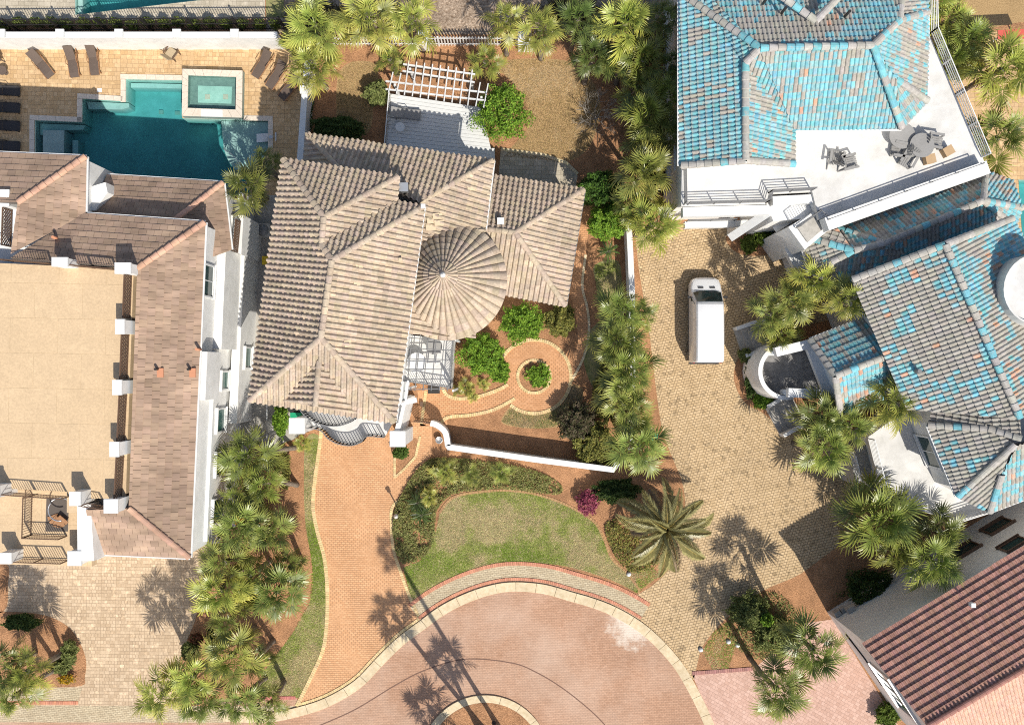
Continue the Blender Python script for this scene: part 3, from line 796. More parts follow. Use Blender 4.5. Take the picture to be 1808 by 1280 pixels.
class Roof:
    def __init__(s, house, kind, w, e, colf, mat='tile', under=(0.12, 0.1, 0.085), name='roof'):
        s.house = house; s.kind = kind; s.w = w; s.e = e; s.colf = colf; s.mat = mat
        s.geo = tile_geo(kind, w, e)
        s.cand = []; s.mass = MB(); s.und = MB(); s.caps = []; s.name = name
    def face(s, pts, off=0.03, world=False):
        q = [Vector(p) for p in pts] if world else [P(*p) for p in pts]
        c = sum(q, Vector()) / len(q)
        n = Vector()
        for i in range(len(q)):
            a, b = q[i] - c, q[(i+1) % len(q)] - c; n += a.cross(b)
        n.normalize()
        if n.z < 0: n = -n; q = q[::-1]
        u = Vector((0, 0, 1)).cross(n)
        u = u.normalized() if u.length > 1e-4 else Vector((1, 0, 0))
        v = n.cross(u).normalized()
        # keep every corner on its sight line but on one plane
        cam_p = Vector((0, 0, H))
        q = [cam_p + (p - cam_p) * (n.dot(c - cam_p) / n.dot(p - cam_p)) for p in q]
        s.und.add([p - n*0.01 for p in q] + [p - n*0.16 for p in q], [tuple(range(len(q))), tuple(range(len(q), 2*len(q)))[::-1]] + [(i, len(q)+i, len(q)+(i+1) % len(q), (i+1) % len(q)) for i in range(len(q))])
        p2 = [((p-c).dot(u), (p-c).dot(v)) for p in q]
        if area2(p2) < 0: p2 = p2[::-1]
        m = len(p2)
        E = []
        for i in range(m):
            a = Vector(p2[i]); b = Vector(p2[(i+1) % m]); d = (b - a)
            if d.length < 1e-4: continue
            d.normalize(); E.append((a, Vector((d.y, -d.x))))     # outward normal
        def sd(x, y): return max((Vector((x, y)) - a).dot(k) for a, k in E)
        u0 = min(p[0] for p in p2); u1 = max(p[0] for p in p2); v0 = min(p[1] for p in p2); v1 = max(p[1] for p in p2)
        u0 = math.floor((c.dot(u) + u0) / s.w) * s.w - c.dot(u)
        M0 = Matrix((u, v, n)).transposed().to_4x4()
        bm = bmesh.new(); lay = bm.verts.layers.float_color.new('Col')
        part = False
        rows = int((v1 - v0) / s.e) + 1; cols = int((u1 - u0) / s.w) + 2
        for r in range(rows):
            y = v0 + r*s.e
            stag = (0.5*s.w if (r % 2 and s.kind == 'flat') else 0.0)
            for k in range(-1, cols):
                x = u0 + k*s.w - stag
                cs = [sd(x, y), sd(x+s.w, y), sd(x, y+s.e), sd(x+s.w, y+s.e)]
                if min(cs) > off and sd(x+s.w/2, y+s.e/2) > off: continue
                T = M0.copy(); T.translation = c + u*x + v*y
                if s.kind == 'flat': T.translation += n * R.uniform(0, 0.012)
                col = s.colf(T.translation)
                if max(cs) <= off: s.cand.append((T, col))
                else:
                    part = True
                    vv = []
                    for g, al in zip(s.geo[0], s.geo[2]):
                        bv = bm.verts.new(T @ Vector(g)); bv[lay] = (*col, al); vv.append(bv)
                    for f in s.geo[1]: bm.faces.new([vv[i] for i in f])
        if part:
            for a, k in E:
                co = c + u*(a.x + k.x*off) + v*(a.y + k.y*off); no = u*k.x + v*k.y
                bmesh.ops.bisect_plane(bm, geom=bm.verts[:] + bm.edges[:] + bm.faces[:], plane_co=co, plane_no=no, clear_outer=True)
            bm.verts.index_update()
            b0 = len(s.mass.v)
            for w_ in bm.verts: s.mass.v.append(tuple(w_.co)); s.mass.c.append(tuple(w_[lay]))
            for f in bm.faces: s.mass.f.append(tuple(b0 + w_.index for w_ in f.verts)); s.mass.sm.append(False)
        bm.free()
        return s
    def cap(s, a, b, r=0.15, step=0.40, col=None, world=False):
        a = Vector(a) if world else P(*a); b = Vector(b) if world else P(*b)
        s.caps.append((a, b, r, step, col))
        return s
    def done(s, keep=300):
        base = s.und.build(s.name, MAT['under'], s.house)
        tm = MB().add(s.geo[0], s.geo[1]); tm.c = [(1, 1, 1, al) for al in s.geo[2]]
        me = tm.mesh('roof_tile', MAT[s.mat])
        s.cand.sort(key=lambda t: -t[0].translation.z)
        for i, (T, col) in enumerate(s.cand):
            if i < keep:
                o = new('roof_tile', me, base, T); o.color = (*col, 1)
            else:
                b0 = len(s.mass.v); s.mass.add([T @ Vector(g) for g in s.geo[0]], s.geo[1])
                s.mass.c[b0:] = [(*col, al) for al in s.geo[2]]
        if s.mass.v: tag(s.mass.build('roof_tile_field', MAT[s.mat], base), kind='stuff')
        cm = None; ms = {}
        for a, b, r, step, col in s.caps:
            d = b - a; n = max(1, round(d.length / step)); st = d / n
            key = round(r, 3)
            if key not in ms:
                g = MB(); K = 6; vs = []
                for y, rr, zz in ((-0.5, 1.0, 0.0), (-0.45, 1.08, 0.02), (0.56, 0.9, 0.0)):
                    for k in range(K+1):
                        t = math.pi * k / K; vs.append((y*step, math.cos(t)*r*rr, math.sin(t)*r*rr*0.8 + zz))
                m_ = K+1
                fs = [(i*m_+k, i*m_+k+1, (i+1)*m_+k+1, (i+1)*m_+k) for i in range(2) for k in range(K)] + [tuple(range(K+1))]
                ms[key] = g.add(vs, fs, smooth=False).mesh('ridge_tile', MAT[s.mat])
            if d.z < 0: d = -d; a, b = b, a; st = -st
            x = d.normalized(); y = Vector((0, 0, 1)).cross(x).normalized(); z = x.cross(y)
            rot = Matrix((x, y, z)).transposed().to_4x4()
            for i in range(n):
                p = a + st*(i + 0.5)
                T = rot.copy(); T = T @ Matrix.Scale(st.length/step, 4, (1, 0, 0)); T.translation = p + Vector((0, 0, 0.05))
                o = new('ridge_tile', ms[key], base, T)
                o.color = (*(jit(col, 0.08) if col else s.colf(p)), 1)
        return base

def gutter(parent, a, b, mat='trim', r=0.05, drop=0.06):
    A = P(*a) - Vector((0, 0, drop)); B = P(*b) - Vector((0, 0, drop))
    d = (B - A).normalized(); n = Vector((d.y, -d.x, 0)).normalized(); hc = W[parent.name].translation
    if n.dot((A + B)/2 - Vector((hc.x, hc.y, A.z))) < 0: n = -n
    A += n*0.075; B += n*0.075
    MB().bar(A, B, r*2, r*1.6).build('gutter', MAT[mat], parent)

def block(parent, pts, ins, z0, z1, mat='stucco', name='wall'):
    q = [P(*p).xy for p in pts]
    if ins: q = inset(q, ins)
    return MB().prism(q, z0, z1).build(name, MAT[mat], parent)

def deckslab(parent, pts, t=0.25, mat='whitedeck', name='roof_deck'):
    mb = MB(); q = [P(*p) for p in pts]
    if area2([p.xy for p in q]) < 0: q = q[::-1]
    return mb.slab(q, t).build(name, MAT[mat], parent)

def railing(parent, pts, h, mat, pitch=0.14, bw=0.022, rails=None, posts=1.8, name='railing', horiz=False):
    """Railing along world points at floor level: posts, rails and balusters."""
    mb = MB(); bb = MB(); q = [Vector(p) for p in pts]
    for a, b in zip(q, q[1:]):
        d = b - a; L = d.length
        if L < 0.02: continue
        hs = rails or ([h*k/5 for k in range(1, 6)] if horiz else [0.1, h])
        for z in hs: mb.bar(a + Vector((0,0,z)), b + Vector((0,0,z)), 0.05 if z == hs[-1] else 0.03, 0.04)
        if posts:
            for i in range(int(max(1, round(L/posts))) + 1):
                p = a + d*min(1, i/max(1, round(L/posts))); mb.box((p.x, p.y, p.z + h/2), (0.06, 0.06, h))
        if not horiz:
            n = max(1, int(L / pitch))
            for i in range(n):
                p = a + d*((i+0.5)/n); bb.box((p.x, p.y, p.z + h/2), (bw, bw, h - 0.05))
    o = mb.build(name, MAT[mat], parent)
    if bb.v: tag(bb.build('balusters', MAT[mat], o), kind='stuff')
    return o

def lattice(parent, a, b, h, mat='bronze', name='lattice_railing', cell=0.2):
    a = Vector(a); b = Vector(b); d = b - a; L = d.length; x = d / L
    mb = MB(); lb = MB()
    for z in (0.08, h): mb.bar(a + Vector((0,0,z)), b + Vector((0,0,z)), 0.06, 0.06)
    for t in (0, 1): p = a + d*t; mb.box((p.x, p.y, p.z + h/2), (0.06, 0.06, h))
    n = int((L + h) / cell)
    for i in range(n):
        s = i*cell
        for sg in (1, -1):
            x0, x1 = s - h, s
            lo = max(0, x0); hi = min(L, x1)
            if hi <= lo: continue
            z0 = (lo - x0); z1 = (hi - x0)
            if sg < 0: z0, z1 = h - z0, h - z1
            lb.bar(a + x*lo + Vector((0,0,z0)), a + x*hi + Vector((0,0,z1)), 0.03, 0.03)
    o = mb.build(name, MAT[mat], parent)
    tag(lb.build('lattice', MAT[mat], o), kind='stuff')
    return o

def on_wall(A, B, px, py):
    """Point of the vertical plane through ground points A, B seen at a pixel."""
    d = P(px, py, 0) - Vector((0, 0, H)); n = Vector((B.y - A.y, A.x - B.x, 0))
    t = n.dot(A - Vector((0, 0, H))) / n.dot(d)
    return Vector((0, 0, H)) + d*t

def window(parent, A, B, px, py, w, h, glass='greenglass', bars=1, frame='trim', shutters=False):
    c = on_wall(A, B, px, py); x = (B - A).normalized(); n = Vector((x.y, -x.x, 0))
    if n.dot(Vector((0, 0, 0)) - Vector((c.x, c.y, 0))) < 0: n = -n
    z = Vector((0, 0, 1))
    def bx(cx, cz, sx, sz, dep, out):
        m = Matrix((x, n, z)).transposed().to_4x4(); m.translation = c + x*cx + z*cz + n*out
        return MB().box(None, (sx, dep, sz), M=m)
    f = MB()
    for cx, cz, sx, sz in ((0, h/2, w+0.2, 0.1), (0, -h/2, w+0.2, 0.1), (-w/2-0.05, 0, 0.1, h-0.1), (w/2+0.05, 0, 0.1, h-0.1)):
        k = bx(cx, cz, sx, sz, 0.12, 0.04); f.add(k.v, k.f)
    for i in range(bars):
        k = bx(-w/2 + w*(i+1)/(bars+1), 0, 0.05, h-0.1, 0.06, 0.03); f.add(k.v, k.f)
    o = f.build('window', MAT[frame], parent)
    bx(0, 0, w, h, 0.03, 0.012).build('pane', MAT[glass], o)
    bx(0, -h/2 - 0.1, w + 0.3, 0.09, 0.22, 0.08).build('sill', MAT[frame], o)
    bx(0, h/2 + 0.09, w + 0.3, 0.09, 0.2, 0.08).build('lintel', MAT[frame], o)
    return o

# ================================================================== centre house
ch = thing('beige_tile_house', 'centre house with beige barrel tile roofs and a round turret', 'house', G(690,620))
TILE = (0.475, 0.38, 0.285)
def col_beige(p):
    k = 1 + 0.16*nz(p, 0.4) + 0.14*nz(p, 2.2, 7)
    c = jit(TILE, 0.13)
    if R.random() < 0.01: c = (0.62, 0.48, 0.34)
    return tuple(x*k for x in c)
ZM, ZMID, ZW = 9.0, 6.2, 3.8
main_eave = [(500,282,ZM),(704,313,ZM),(700,357,ZM),(748,365,ZM),(697,745,ZM),(441,707,ZM)]
block(ch, main_eave, 0.45, 0, ZM - 0.05)
mid_eave = [(543,237,ZMID),(871,284,ZMID),(856,405,ZMID),(840,520,ZMID),(760,596,ZMID),(716,588,ZMID),(560,400,ZMID),(532,330,ZMID)]
block(ch, mid_eave, 0.45, 0, ZMID - 0.05)
wing_eave = [(850,308,ZW),(1031,335,ZW),(998,540,ZW),(880,518,ZW)]
block(ch, wing_eave, 0.4, 0, ZW - 0.05)
r = Roof(ch, 'barrel', 0.31, 0.37, col_beige)
R1 = (572,384,10.94); R1b = (568,433,10.94); R2 = (586,460,11.5); R3 = (567,597,11.5)
NW, NE1, V1, E1, SE, SW_ = main_eave
r.face([NW, NE1, R1]); r.face([R1, NE1, V1, R1b]); r.face([R1b, V1, E1, R2])
r.face([R2, E1, SE, R3]); r.face([R3, SE, SW_]); r.face([NW, R1, R1b, (479,433,ZM)]); r.face([(479,433,ZM), R1b, R2, R3, SW_])
for a, b in ((NW, R1), (R1, NE1), (R1, R1b), (R1b, R2), (R2, E1), (R2, R3), (R3, SW_), (R3, SE)): r.cap(a, b, 0.17)
# small dormer on the street side
D0 = (564,637,10.75); D1 = (557,717,10.6)
r.face([D0, D1, (500,706,9.06)]); r.face([D0, (632,730,9.06), D1]); r.cap(D0, D1, 0.16)
# middle roof
MR = (740,358,7.8)
r.face([(543,237,ZMID), (871,284,ZMID), MR, (600,300,7.8)]); r.face([(871,284,ZMID), (856,405,ZMID), (722,420,7.7), MR])
r.face([(856,405,ZMID), (838,596,ZMID), (712,588,7.3), (722,420,7.7)])
r.face([(543,237,ZMID), (600,300,7.8), (535,330,ZMID)])
r.cap((871,284,ZMID), MR, 0.17); r.cap((543,237,ZMID), (600,300,7.8), 0.16)
# east wing
WR0 = (850,404,5.7); WR1 = (910,411,5.7)
r.face([(850,308,ZW), (1031,335,ZW), WR1, WR0]); r.face([(1031,335,ZW), (998,540,ZW), WR1]); r.face([WR1, (998,540,ZW), (880,518,ZW), WR0])
r.cap(WR1, (1031,335,ZW), 0.17); r.cap(WR1, (998,540,ZW), 0.17); r.cap(WR0, WR1, 0.16)
roof_c = r.done(300)
# front gable of the dormer, eave soffits, gutters
MB().add([P(500,706,9.0), P(632,730,9.0), P(557,717,10.5)], [(0,1,2)]).build('gable', MAT['stucco'], ch)
gutter(ch, E1, SE); gutter(ch, (871,284,ZMID), (856,405,ZMID)); gutter(ch, (1031,335,ZW), (998,540,ZW), 'railgrey')
# round turret with a conical roof of tapering tile rolls
tc = G(802, 511); TR = 3.47; TA = 9.7; TE = 6.3
MB().lathe([(TR-0.4, 0.0), (TR-0.4, TE)], tc, 32).build('turret_wall', MAT['stucco'], ch)
tur = MB().lathe([(TR, TE - 0.04), (TR*0.5, (TE+TA)/2 - 0.04), (0.02, TA - 0.04)], tc, 40).build('turret_roof', MAT['under'], ch)
nroll = 40; slope = math.atan2(TA - TE, TR)
for k in range(nroll):
    a = 2*math.pi*(k + 0.5)/nroll
    rows = 9
    for i in range(rows):
        if i >= 7 and k % 2: continue
        r0 = TR*(1 - i/rows) + 0.03; r1 = TR*(1 - (i+1.05)/rows)
        m = MB(); vs = []
        mult = 2 if i >= 7 else 1
        for rr, hh, lift in ((r0, 0.17, 0.06), (max(0.03, r1), 0.15, 0.0), (r0, 0.05, -0.02)):
            zz = TE + (TA - TE)*(1 - rr/TR)
            wd = 2*math.pi*rr/nroll*mult
            for x, z in ((-0.5, 0), (-0.36, 0.6), (-0.12, 1), (0.12, 1), (0.36, 0.6), (0.5, 0)):
                t = a + (x*wd)/max(rr, 0.05)*0.98
                vs.append((tc.x + rr*math.cos(t), tc.y + rr*math.sin(t), zz + max(z*min(hh, wd*0.55), 0) + lift))
        fs = [(q, q+1, 6+q+1, 6+q) for q in range(5)] + [(12+q, 12+q+1, q+1, q) for q in range(5)]
        m.add(vs, fs)
        o = m.build('roof_tile', MAT['tile'], tur); o.color = (*col_beige(Vector(vs[2])), 1)
MB().lathe([(0.16, TA - 0.1), (0.12, TA + 0.06), (0.02, TA + 0.12)], tc, 10).build('turret_finial', MAT['cream'], ch)
# vents, a chimney, flashing patches on the roof
def roof_vent(parent, px, py, z, s=0.3, mat='trim', name='roof_vent'):
    p = P(px, py, z)
    m = MB(); m.box((p.x, p.y, z + 0.1), (s, s, 0.3)); o = m.build(name, MAT[mat], parent)
    MB().box((p.x, p.y, z + 0.29), (s*1.25, s*1.25, 0.06)).build('vent_cap', MAT[mat], o)
chm = P(716,336,8.0)
o = MB().box((chm.x, chm.y, 8.2), (0.38, 0.38, 1.2)).build('chimney', MAT['railgrey'], ch); MB().box((chm.x, chm.y, 8.86), (0.48, 0.48, 0.12)).build('chimney_cap', MAT['silver'], o)
roof_vent(ch, 884, 392, 5.45, 0.32); roof_vent(ch, 708, 460, 9.5, 0.16, 'patch')
roof_vent(ch, 748, 366, 9.0, 0.2)
def patch_tile(parent, px, py, z, w, h, slope_x=0.0):
    p = P(px, py, z - 0.07); m = Matrix.Translation(p) @ Matrix.Rotation(rad(7), 4, 'Z') @ Matrix.Rotation(slope_x, 4, 'Y')
    MB().box(None, (w, h, 0.05), M=m).build('roof_patch', MAT['patch'], parent)
for px, py, z in ((630,501,10.85),(620,564,10.87)): patch_tile(ch, px, py, z, 0.36, 0.36, rad(32))
for px, py, z in ((634,470,10.82),(614,607,10.87)): patch_tile(ch, px, py, z, 0.4, 0.36, rad(32))
for px, py, z in ((772,382,7.44),(775,394,7.40),(760,402,7.58),(762,390,7.56),(833,332,6.76)): patch_tile(ch, px, py, z, 0.6, 0.33, rad(31))
# street side: two curved balconies between white pillars
def arc_px(c, r, a0, a1, n, z): return [P(c[0] + r*math.cos(rad(a0 + (a1-a0)*k/n)), c[1] + r*math.sin(rad(a0 + (a1-a0)*k/n)), z) for k in range(n+1)]
bal_u = [P(x, y, 6.0) for x, y in spline([(533,712),(538,724),(552,738),(575,748),(600,750),(620,744),(634,735)], 4)]
bal_l = [P(x, y, 3.2) for x, y in spline([(535,752),(570,757),(584,771),(602,781),(625,784),(642,778),(652,768),(680,770)], 4)]
back_u = [P(634,722,6.0), P(533,706,6.0)]; back_l = [P(700,735,3.2), P(535,710,3.2)]
o = MB().slab(bal_u + back_u, 0.25).build('balcony', MAT['whitedeck'], ch); o['label'] = 'upper curved balcony with scrolling black rail'
railing(o, [p for p in bal_u], 1.0, 'railgrey', 0.15)
o = MB().slab(bal_l + back_l, 0.25).build('balcony', MAT['whitedeck'], ch); o['label'] = 'lower curved balcony over the driveway'
railing(o, [p for p in bal_l], 1.0, 'railgrey', 0.15)
for (px, py, s) in ((524,752,0.95), (702,775,0.95)):
    p = P(px, py, 4.6)
    m = MB(); m.box((p.x, p.y, 2.2), (s - 0.1, s - 0.1, 4.4)); o = m.build('pillar', MAT['stucco'], ch)
    MB().box((p.x, p.y, 4.5), (s, s, 0.22)).build('pillar_cap', MAT['trim'], o)
p0 = P(533,745,4.2); p1 = P(690,768,4.2)
MB().bar(P(706,770,2.2), P(722,700,2.2), 0.3, 4.4).build('side_wall', MAT['stucco'], ch)
railing(ch, [P(703,745,4.4), P(712,705,4.4)], 0.9, 'railgrey', 0.15)
MB().bar(P(704,712,4.5), P(736,706,4.5), 0.3, 0.3).build('beam', MAT['trim'], ch)
# patio balcony under the steel trellis
deckslab(ch, [(722,592,3.0),(800,598,3.0),(795,686,3.0),(712,672,3.0)], 2.9, 'whitedeck', 'patio')
railing(ch, [P(715,672,3.0), P(796,684,3.0), P(801,600,3.0)], 1.0, 'railgrey', 0.15)
tb = MB(); pz = 5.2
for i in range(6):
    t = i/5; tb.bar(P(712 + 12*(1-t)*0 + 6*(1-t), 596 + 92*t, pz), P(803 - 4*t, 598 + 84*t + 4, pz), 0.05, 0.07)
tb.build('trellis_rafters', MAT['railgrey'], ch)
tb = MB()
for i in range(6):
    t = i/5; tb.bar(P(728 + 72*t, 590, pz + 0.075), P(718 + 72*t, 690, pz + 0.075), 0.05, 0.07)
tb.build('trellis_battens', MAT['railgrey'], ch)
for q in ((718,686),(800,690),(803,600)):
    a = P(*q, pz); MB().box((a.x, a.y, (pz)/2), (0.12, 0.12, pz)).build('trellis_post', MAT['trim'], ch)
A = G(744,600); B = G(728,755)
window(ch, G(742,620), G(727,756), 710, 692, 1.0, 2.2, 'glass', 1)
MB().box((G(766,688).x, G(766,688).y, 0.02), (0.78, 0.5, 0.03)).build('door_mat', MAT['black'], ch)

# furniture on the patio
def round_table(label, c, rad_, h, mat, top='trim'):
    t = thing('round_table', label, 'table', (c.x, c.y, c.z))
    MB().lathe([(0.0, h), (rad_, h), (rad_, h - 0.04), (0.0, h - 0.04)], (c.x, c.y, c.z), 24, smooth=False).build('table_top', MAT[top], t)
    MB().tube([(c.x, c.y, c.z + 0.03), (c.x, c.y, c.z + h - 0.04)], 0.05, 8).build('table_stem', MAT[mat], t)
    MB().lathe([(0.0, 0.04), (rad_*0.55, 0.03), (rad_*0.55, 0.0)], (c.x, c.y, c.z), 16, smooth=False).build('table_base', MAT[mat], t)
    return t
round_table('white round patio table under the steel trellis', P(738,640,3.0), 0.6, 0.72, 'railgrey')
round_table('grey round table beside the white one under the trellis', P(768,612,3.0), 0.5, 0.72, 'railgrey', 'greywood')

# ================================================================== left house
lh = thing('tan_terrace_house', 'large left house with tan roof terrace and flat brown tiles', 'house', G(240,640))
ZE, ZT = 8.6, 10.05
FL = (0.375, 0.262, 0.188)
def col_flat(p):
    k = 1 + 0.36*nz(p, 0.3) + 0.16*nz(p, 1.2, 5)
    c = jit(FL, 0.06)
    if R.random() < 0.06: c = tuple(x*0.86 for x in c)
    return tuple(max(0.04, x*k) for x in c)
eave = [(-60,268,ZE),(152,277,ZE),(150,378,ZE),(362,393,ZE),(335,984,ZE),(172,977,ZE),(-60,975,ZE)]
block(lh, eave, 0.12, 0, ZE - 0.05, 'stucco')
r = Roof(lh, 'flat', 0.43, 0.40, col_flat, 'flat_tile')
r.face([(-60,268,ZE),(152,277,ZE),(32,358,ZT),(-60,354,ZT)]); r.face([(152,277,ZE),(150,378,ZE),(20,447,ZT),(32,358,ZT)])
r.face([(150,378,ZE),(362,393,ZE),(243,472,ZT),(20,456,ZT)]); r.face([(362,393,ZE),(335,984,ZE),(228,897,ZT),(243,474,ZT)])
r.face([(335,984,ZE),(172,977,ZE),(153,900,ZT),(228,897,ZT)])
SAL = (0.60, 0.36, 0.25)
r.cap((32,358,ZT),(152,277,ZE),0.17,0.42,SAL); r.cap((243,474,ZT),(362,393,ZE),0.17,0.42,SAL); r.cap((228,897,ZT),(335,984,ZE),0.17,0.42,(0.5,0.31,0.22))
# lower roof towards the pool
Z2 = 6.0
r.face([(190,310,Z2),(394,323,Z2),(310,388,7.6),(160,382,7.6)]); r.face([(394,323,Z2),(408,441,Z2),(330,470,7.6),(310,388,7.6)])
r.cap((310,388,7.6),(394,323,Z2),0.16,0.42,SAL)
r.done(300)
block(lh, [(190,312,Z2),(394,325,Z2),(407,440,Z2),(300,470,Z2),(165,400,Z2)], 0.3, 0, Z2 - 0.05, 'stucco')
for a, b in (((152,277,ZE),(150,378,ZE)),((150,378,ZE),(362,393,ZE)),((362,393,ZE),(335,984,ZE)),((335,984,ZE),(172,977,ZE)),((-60,268,ZE),(152,277,ZE)),((394,323,Z2),(408,441,Z2)),((190,310,Z2),(394,323,Z2))): gutter(lh, a, b)
ZD = 9.85
deckslab(lh, [(-60,462,ZD),(112,470,ZD),(222,474,ZD),(236,474,ZD),(222,880,ZD),(150,880,ZD),(150,905,ZD),(118,905,ZD),(118,868,ZD),(-60,858,ZD)], 0.8, 'terrace', 'roof_terrace')
deckslab(lh, [(-60,860,8.7),(160,868,8.7),(162,1000,8.7),(-60,994,8.7)], 0.6, 'terrace', 'lower_terrace')
block(lh, [(-60,860,8.4),(160,868,8.4),(166,996,8.4),(-60,990,8.4)], 0.1, 0, 8.3, 'stucco', 'street_wall')
# terrace piers with white caps
def pier(px, py, w, d, zb, h):
    p = P(px, py, zb + h)
    o = MB().box((p.x, p.y, zb - 0.6 + (h + 0.6)/2), (w - 0.08, d - 0.08, h + 0.6)).build('pier', MAT['stucco'], lh)
    MB().box((p.x, p.y, zb + h + 0.05), (w, d, 0.12)).build('pier_cap', MAT['trim'], o)
piers = [(107,463,0.85,0.5),(218,474,0.85,0.6),(213,577,0.5,0.8),(208,684,0.5,0.8),(203,793,0.5,0.8),(197,893,0.75,0.75),(134,880,0.6,0.75),(-10,868,0.6,0.7)]
for px, py, w_, d_ in piers: pier(px, py, w_, d_, ZD, 1.15)
for px, py, w_, d_ in ((10,985,0.75,0.6),(133,985,0.75,0.8),(8,350,0.6,0.9)): pier(px, py, w_, d_, 8.7, 1.15)
def PT(px, py): return P(px, py, ZD)
railing(lh, [PT(24,462), PT(98,468)], 1.0, 'bronze', 0.13); railing(lh, [PT(124,470), PT(212,478)], 1.0, 'bronze', 0.13)
railing(lh, [P(-20,458,ZD), PT(24,462)], 1.0, 'bronze', 0.13)
for (x0, y0), (x1, y1) in (((233,486),(230,562)),((228,592),(225,668)),((224,698),(220,778)),((219,806),(215,878))):
    lattice(lh, PT(x0, y0), PT(x1, y1), 0.95)
railing(lh, [PT(10,868), PT(122,876)], 1.0, 'bronze', 0.13); railing(lh, [PT(155,888), PT(188,893)], 1.0, 'bronze', 0.13)
railing(lh, [P(28,985,8.7), P(122,988,8.7)], 1.0, 'bronze', 0.13)
lattice(lh, P(22,372,8.7), P(20,436,8.7), 0.95)
# stair well on the lower terrace: flat dark sheet painted for the shaded opening
sw = MB(); q = [P(*k, 8.71) for k in ((82,878),(122,878),(120,938),(80,938))]
sw.add(q, [(0,1,2,3)]); sw.build('stairwell_shade', MAT['under'], lh)
railing(lh, [P(58,874,8.7), P(56,944,8.7), P(118,946,8.7)], 1.0, 'bronze', 0.13)
st = MB()
for i in range(6):
    a = rad(200 + 24*i); c = P(106,908,8.72); st.box((c.x + 0.4*math.cos(a), c.y + 0.4*math.sin(a), 8.74 + 0.05*i), (0.6, 0.2, 0.04), a)
st.build('spiral_stair', MAT['teak'], lh)
c = P(108,898,9.3); MB().tube([(c.x + 0.62*math.cos(rad(k)), c.y + 0.62*math.sin(rad(k)), 9.3 + k*0.001) for k in range(0, 300, 15)], 0.035, 6).build('handrail', MAT['silver'], lh)
MB().prism([P(*k, 9.9).xy for k in ((136,890),(160,890),(166,990),(137,990))], 5, 9.9).build('end_wall', MAT['stucco'], lh)
for px, py in ((284,658),(341,658)):
    z = ZE + (355 - px)/115*1.4; p = P(px, py, z)
    o = MB().box((p.x, p.y, z + 0.08), (0.34, 0.5, 0.1)).build('roof_vent', MAT['terracotta'], lh); MB().tube([(p.x - 0.12, p.y + 0.2, z), (p.x - 0.12, p.y + 0.2, z + 0.5)], 0.07, 8).build('pipe', MAT['black'], o)
for px, py in ((101,421),(352,617)):
    p = P(px, py, 9.4 if px < 200 else 8.75); MB().tube([(p.x, p.y, p.z - 0.2), (p.x, p.y, p.z + 0.5)], 0.08, 8).build('vent_pipe', MAT['terracotta'], lh)
# long east wall with ledges and windows
EA = P(362,393,ZE); EB = P(335,984,ZE); ed = (EB - EA).normalized(); en = Vector((-ed.y, ed.x, 0))
if en.x < 0: en = -en
EA0 = Vector((EA.x, EA.y, 0)) - en*0.12; EB0 = Vector((EB.x, EB.y, 0)) - en*0.12
def ledge(z, t0, t1, dep, h, name='ledge'):
    a = EA0.lerp(EB0, t0) + en*dep/2; b = EA0.lerp(EB0, t1) + en*dep/2
    MB().bar(a + Vector((0,0,z)), b + Vector((0,0,z)), dep, h).build(name, MAT['trim'], lh)
ledge(6.0, 0.38, 0.98, 0.2, 0.2)
a = EA0.lerp(EB0, 0.06) + en*0.25; b = EA0.lerp(EB0, 0.375) + en*0.25
MB().bar(a + Vector((0,0,3.0)), b + Vector((0,0,3.0)), 0.5, 6.0).build('wall_bay', MAT['stucco'], lh)
MB().bar(a + en*0.2 + Vector((0,0,1.55)), EA0.lerp(EB0, 0.62) + en*0.45 + Vector((0,0,1.55)), 0.52, 3.1).build('wall_base', MAT['stucco'], lh)
a = EA0.lerp(EB0, 0.385) + en*0.25; b = EA0.lerp(EB0, 0.53) + en*0.25
MB().bar(a + Vector((0,0,7.2)), b + Vector((0,0,7.2)), 0.5, 2.3).build('wall_bay', MAT['stucco'], lh)
window(lh, EA0, EB0, 366, 496, 1.7, 1.7, 'glass', 1)
A2 = EA0 + en*0.71; B2 = EB0 + en*0.71
window(lh, EA0, EB0, 395, 672, 1.0, 1.4, 'greenglass', 0); window(lh, EA0, EB0, 388, 742, 1.3, 1.5, 'greenglass', 0)
window(lh, EA0, EB0, 386, 818, 1.3, 1.5, 'greenglass', 0); window(lh, EA0, EB0, 381, 902, 1.4, 1.5, 'greenglass', 0)
window(lh, A2, B2, 436, 632, 1.2, 1.4, 'greenglass', 0)
lattice(lh, P(355,868,5.4), P(350,915,5.4), 0.95); lattice(lh, P(425,392,4.2), P(420,446,4.2), 0.95)
MB().slab([P(357,866,5.4), P(362,866,5.4), P(358,918,5.4), P(349,918,5.4)], 0.3).build('balcony', MAT['terrace'], lh)
MB().slab([P(408,380,4.2), P(430,380,4.2), P(426,450,4.2), P(408,442,4.2)], 4.1).build('balcony', MAT['stucco'], lh)
p = P(389,546,5.0); MB().box((p.x, p.y, 5.0), (0.5, 0.35, 0.35)).build('wall_lamp', MAT['concrete'], lh)
MB().prism([P(*k, 7.6).xy for k in ((160,330),(186,322),(190,340),(168,372),(158,372))], 0, 7.6).build('chimney_stack', MAT['stucco'], lh)
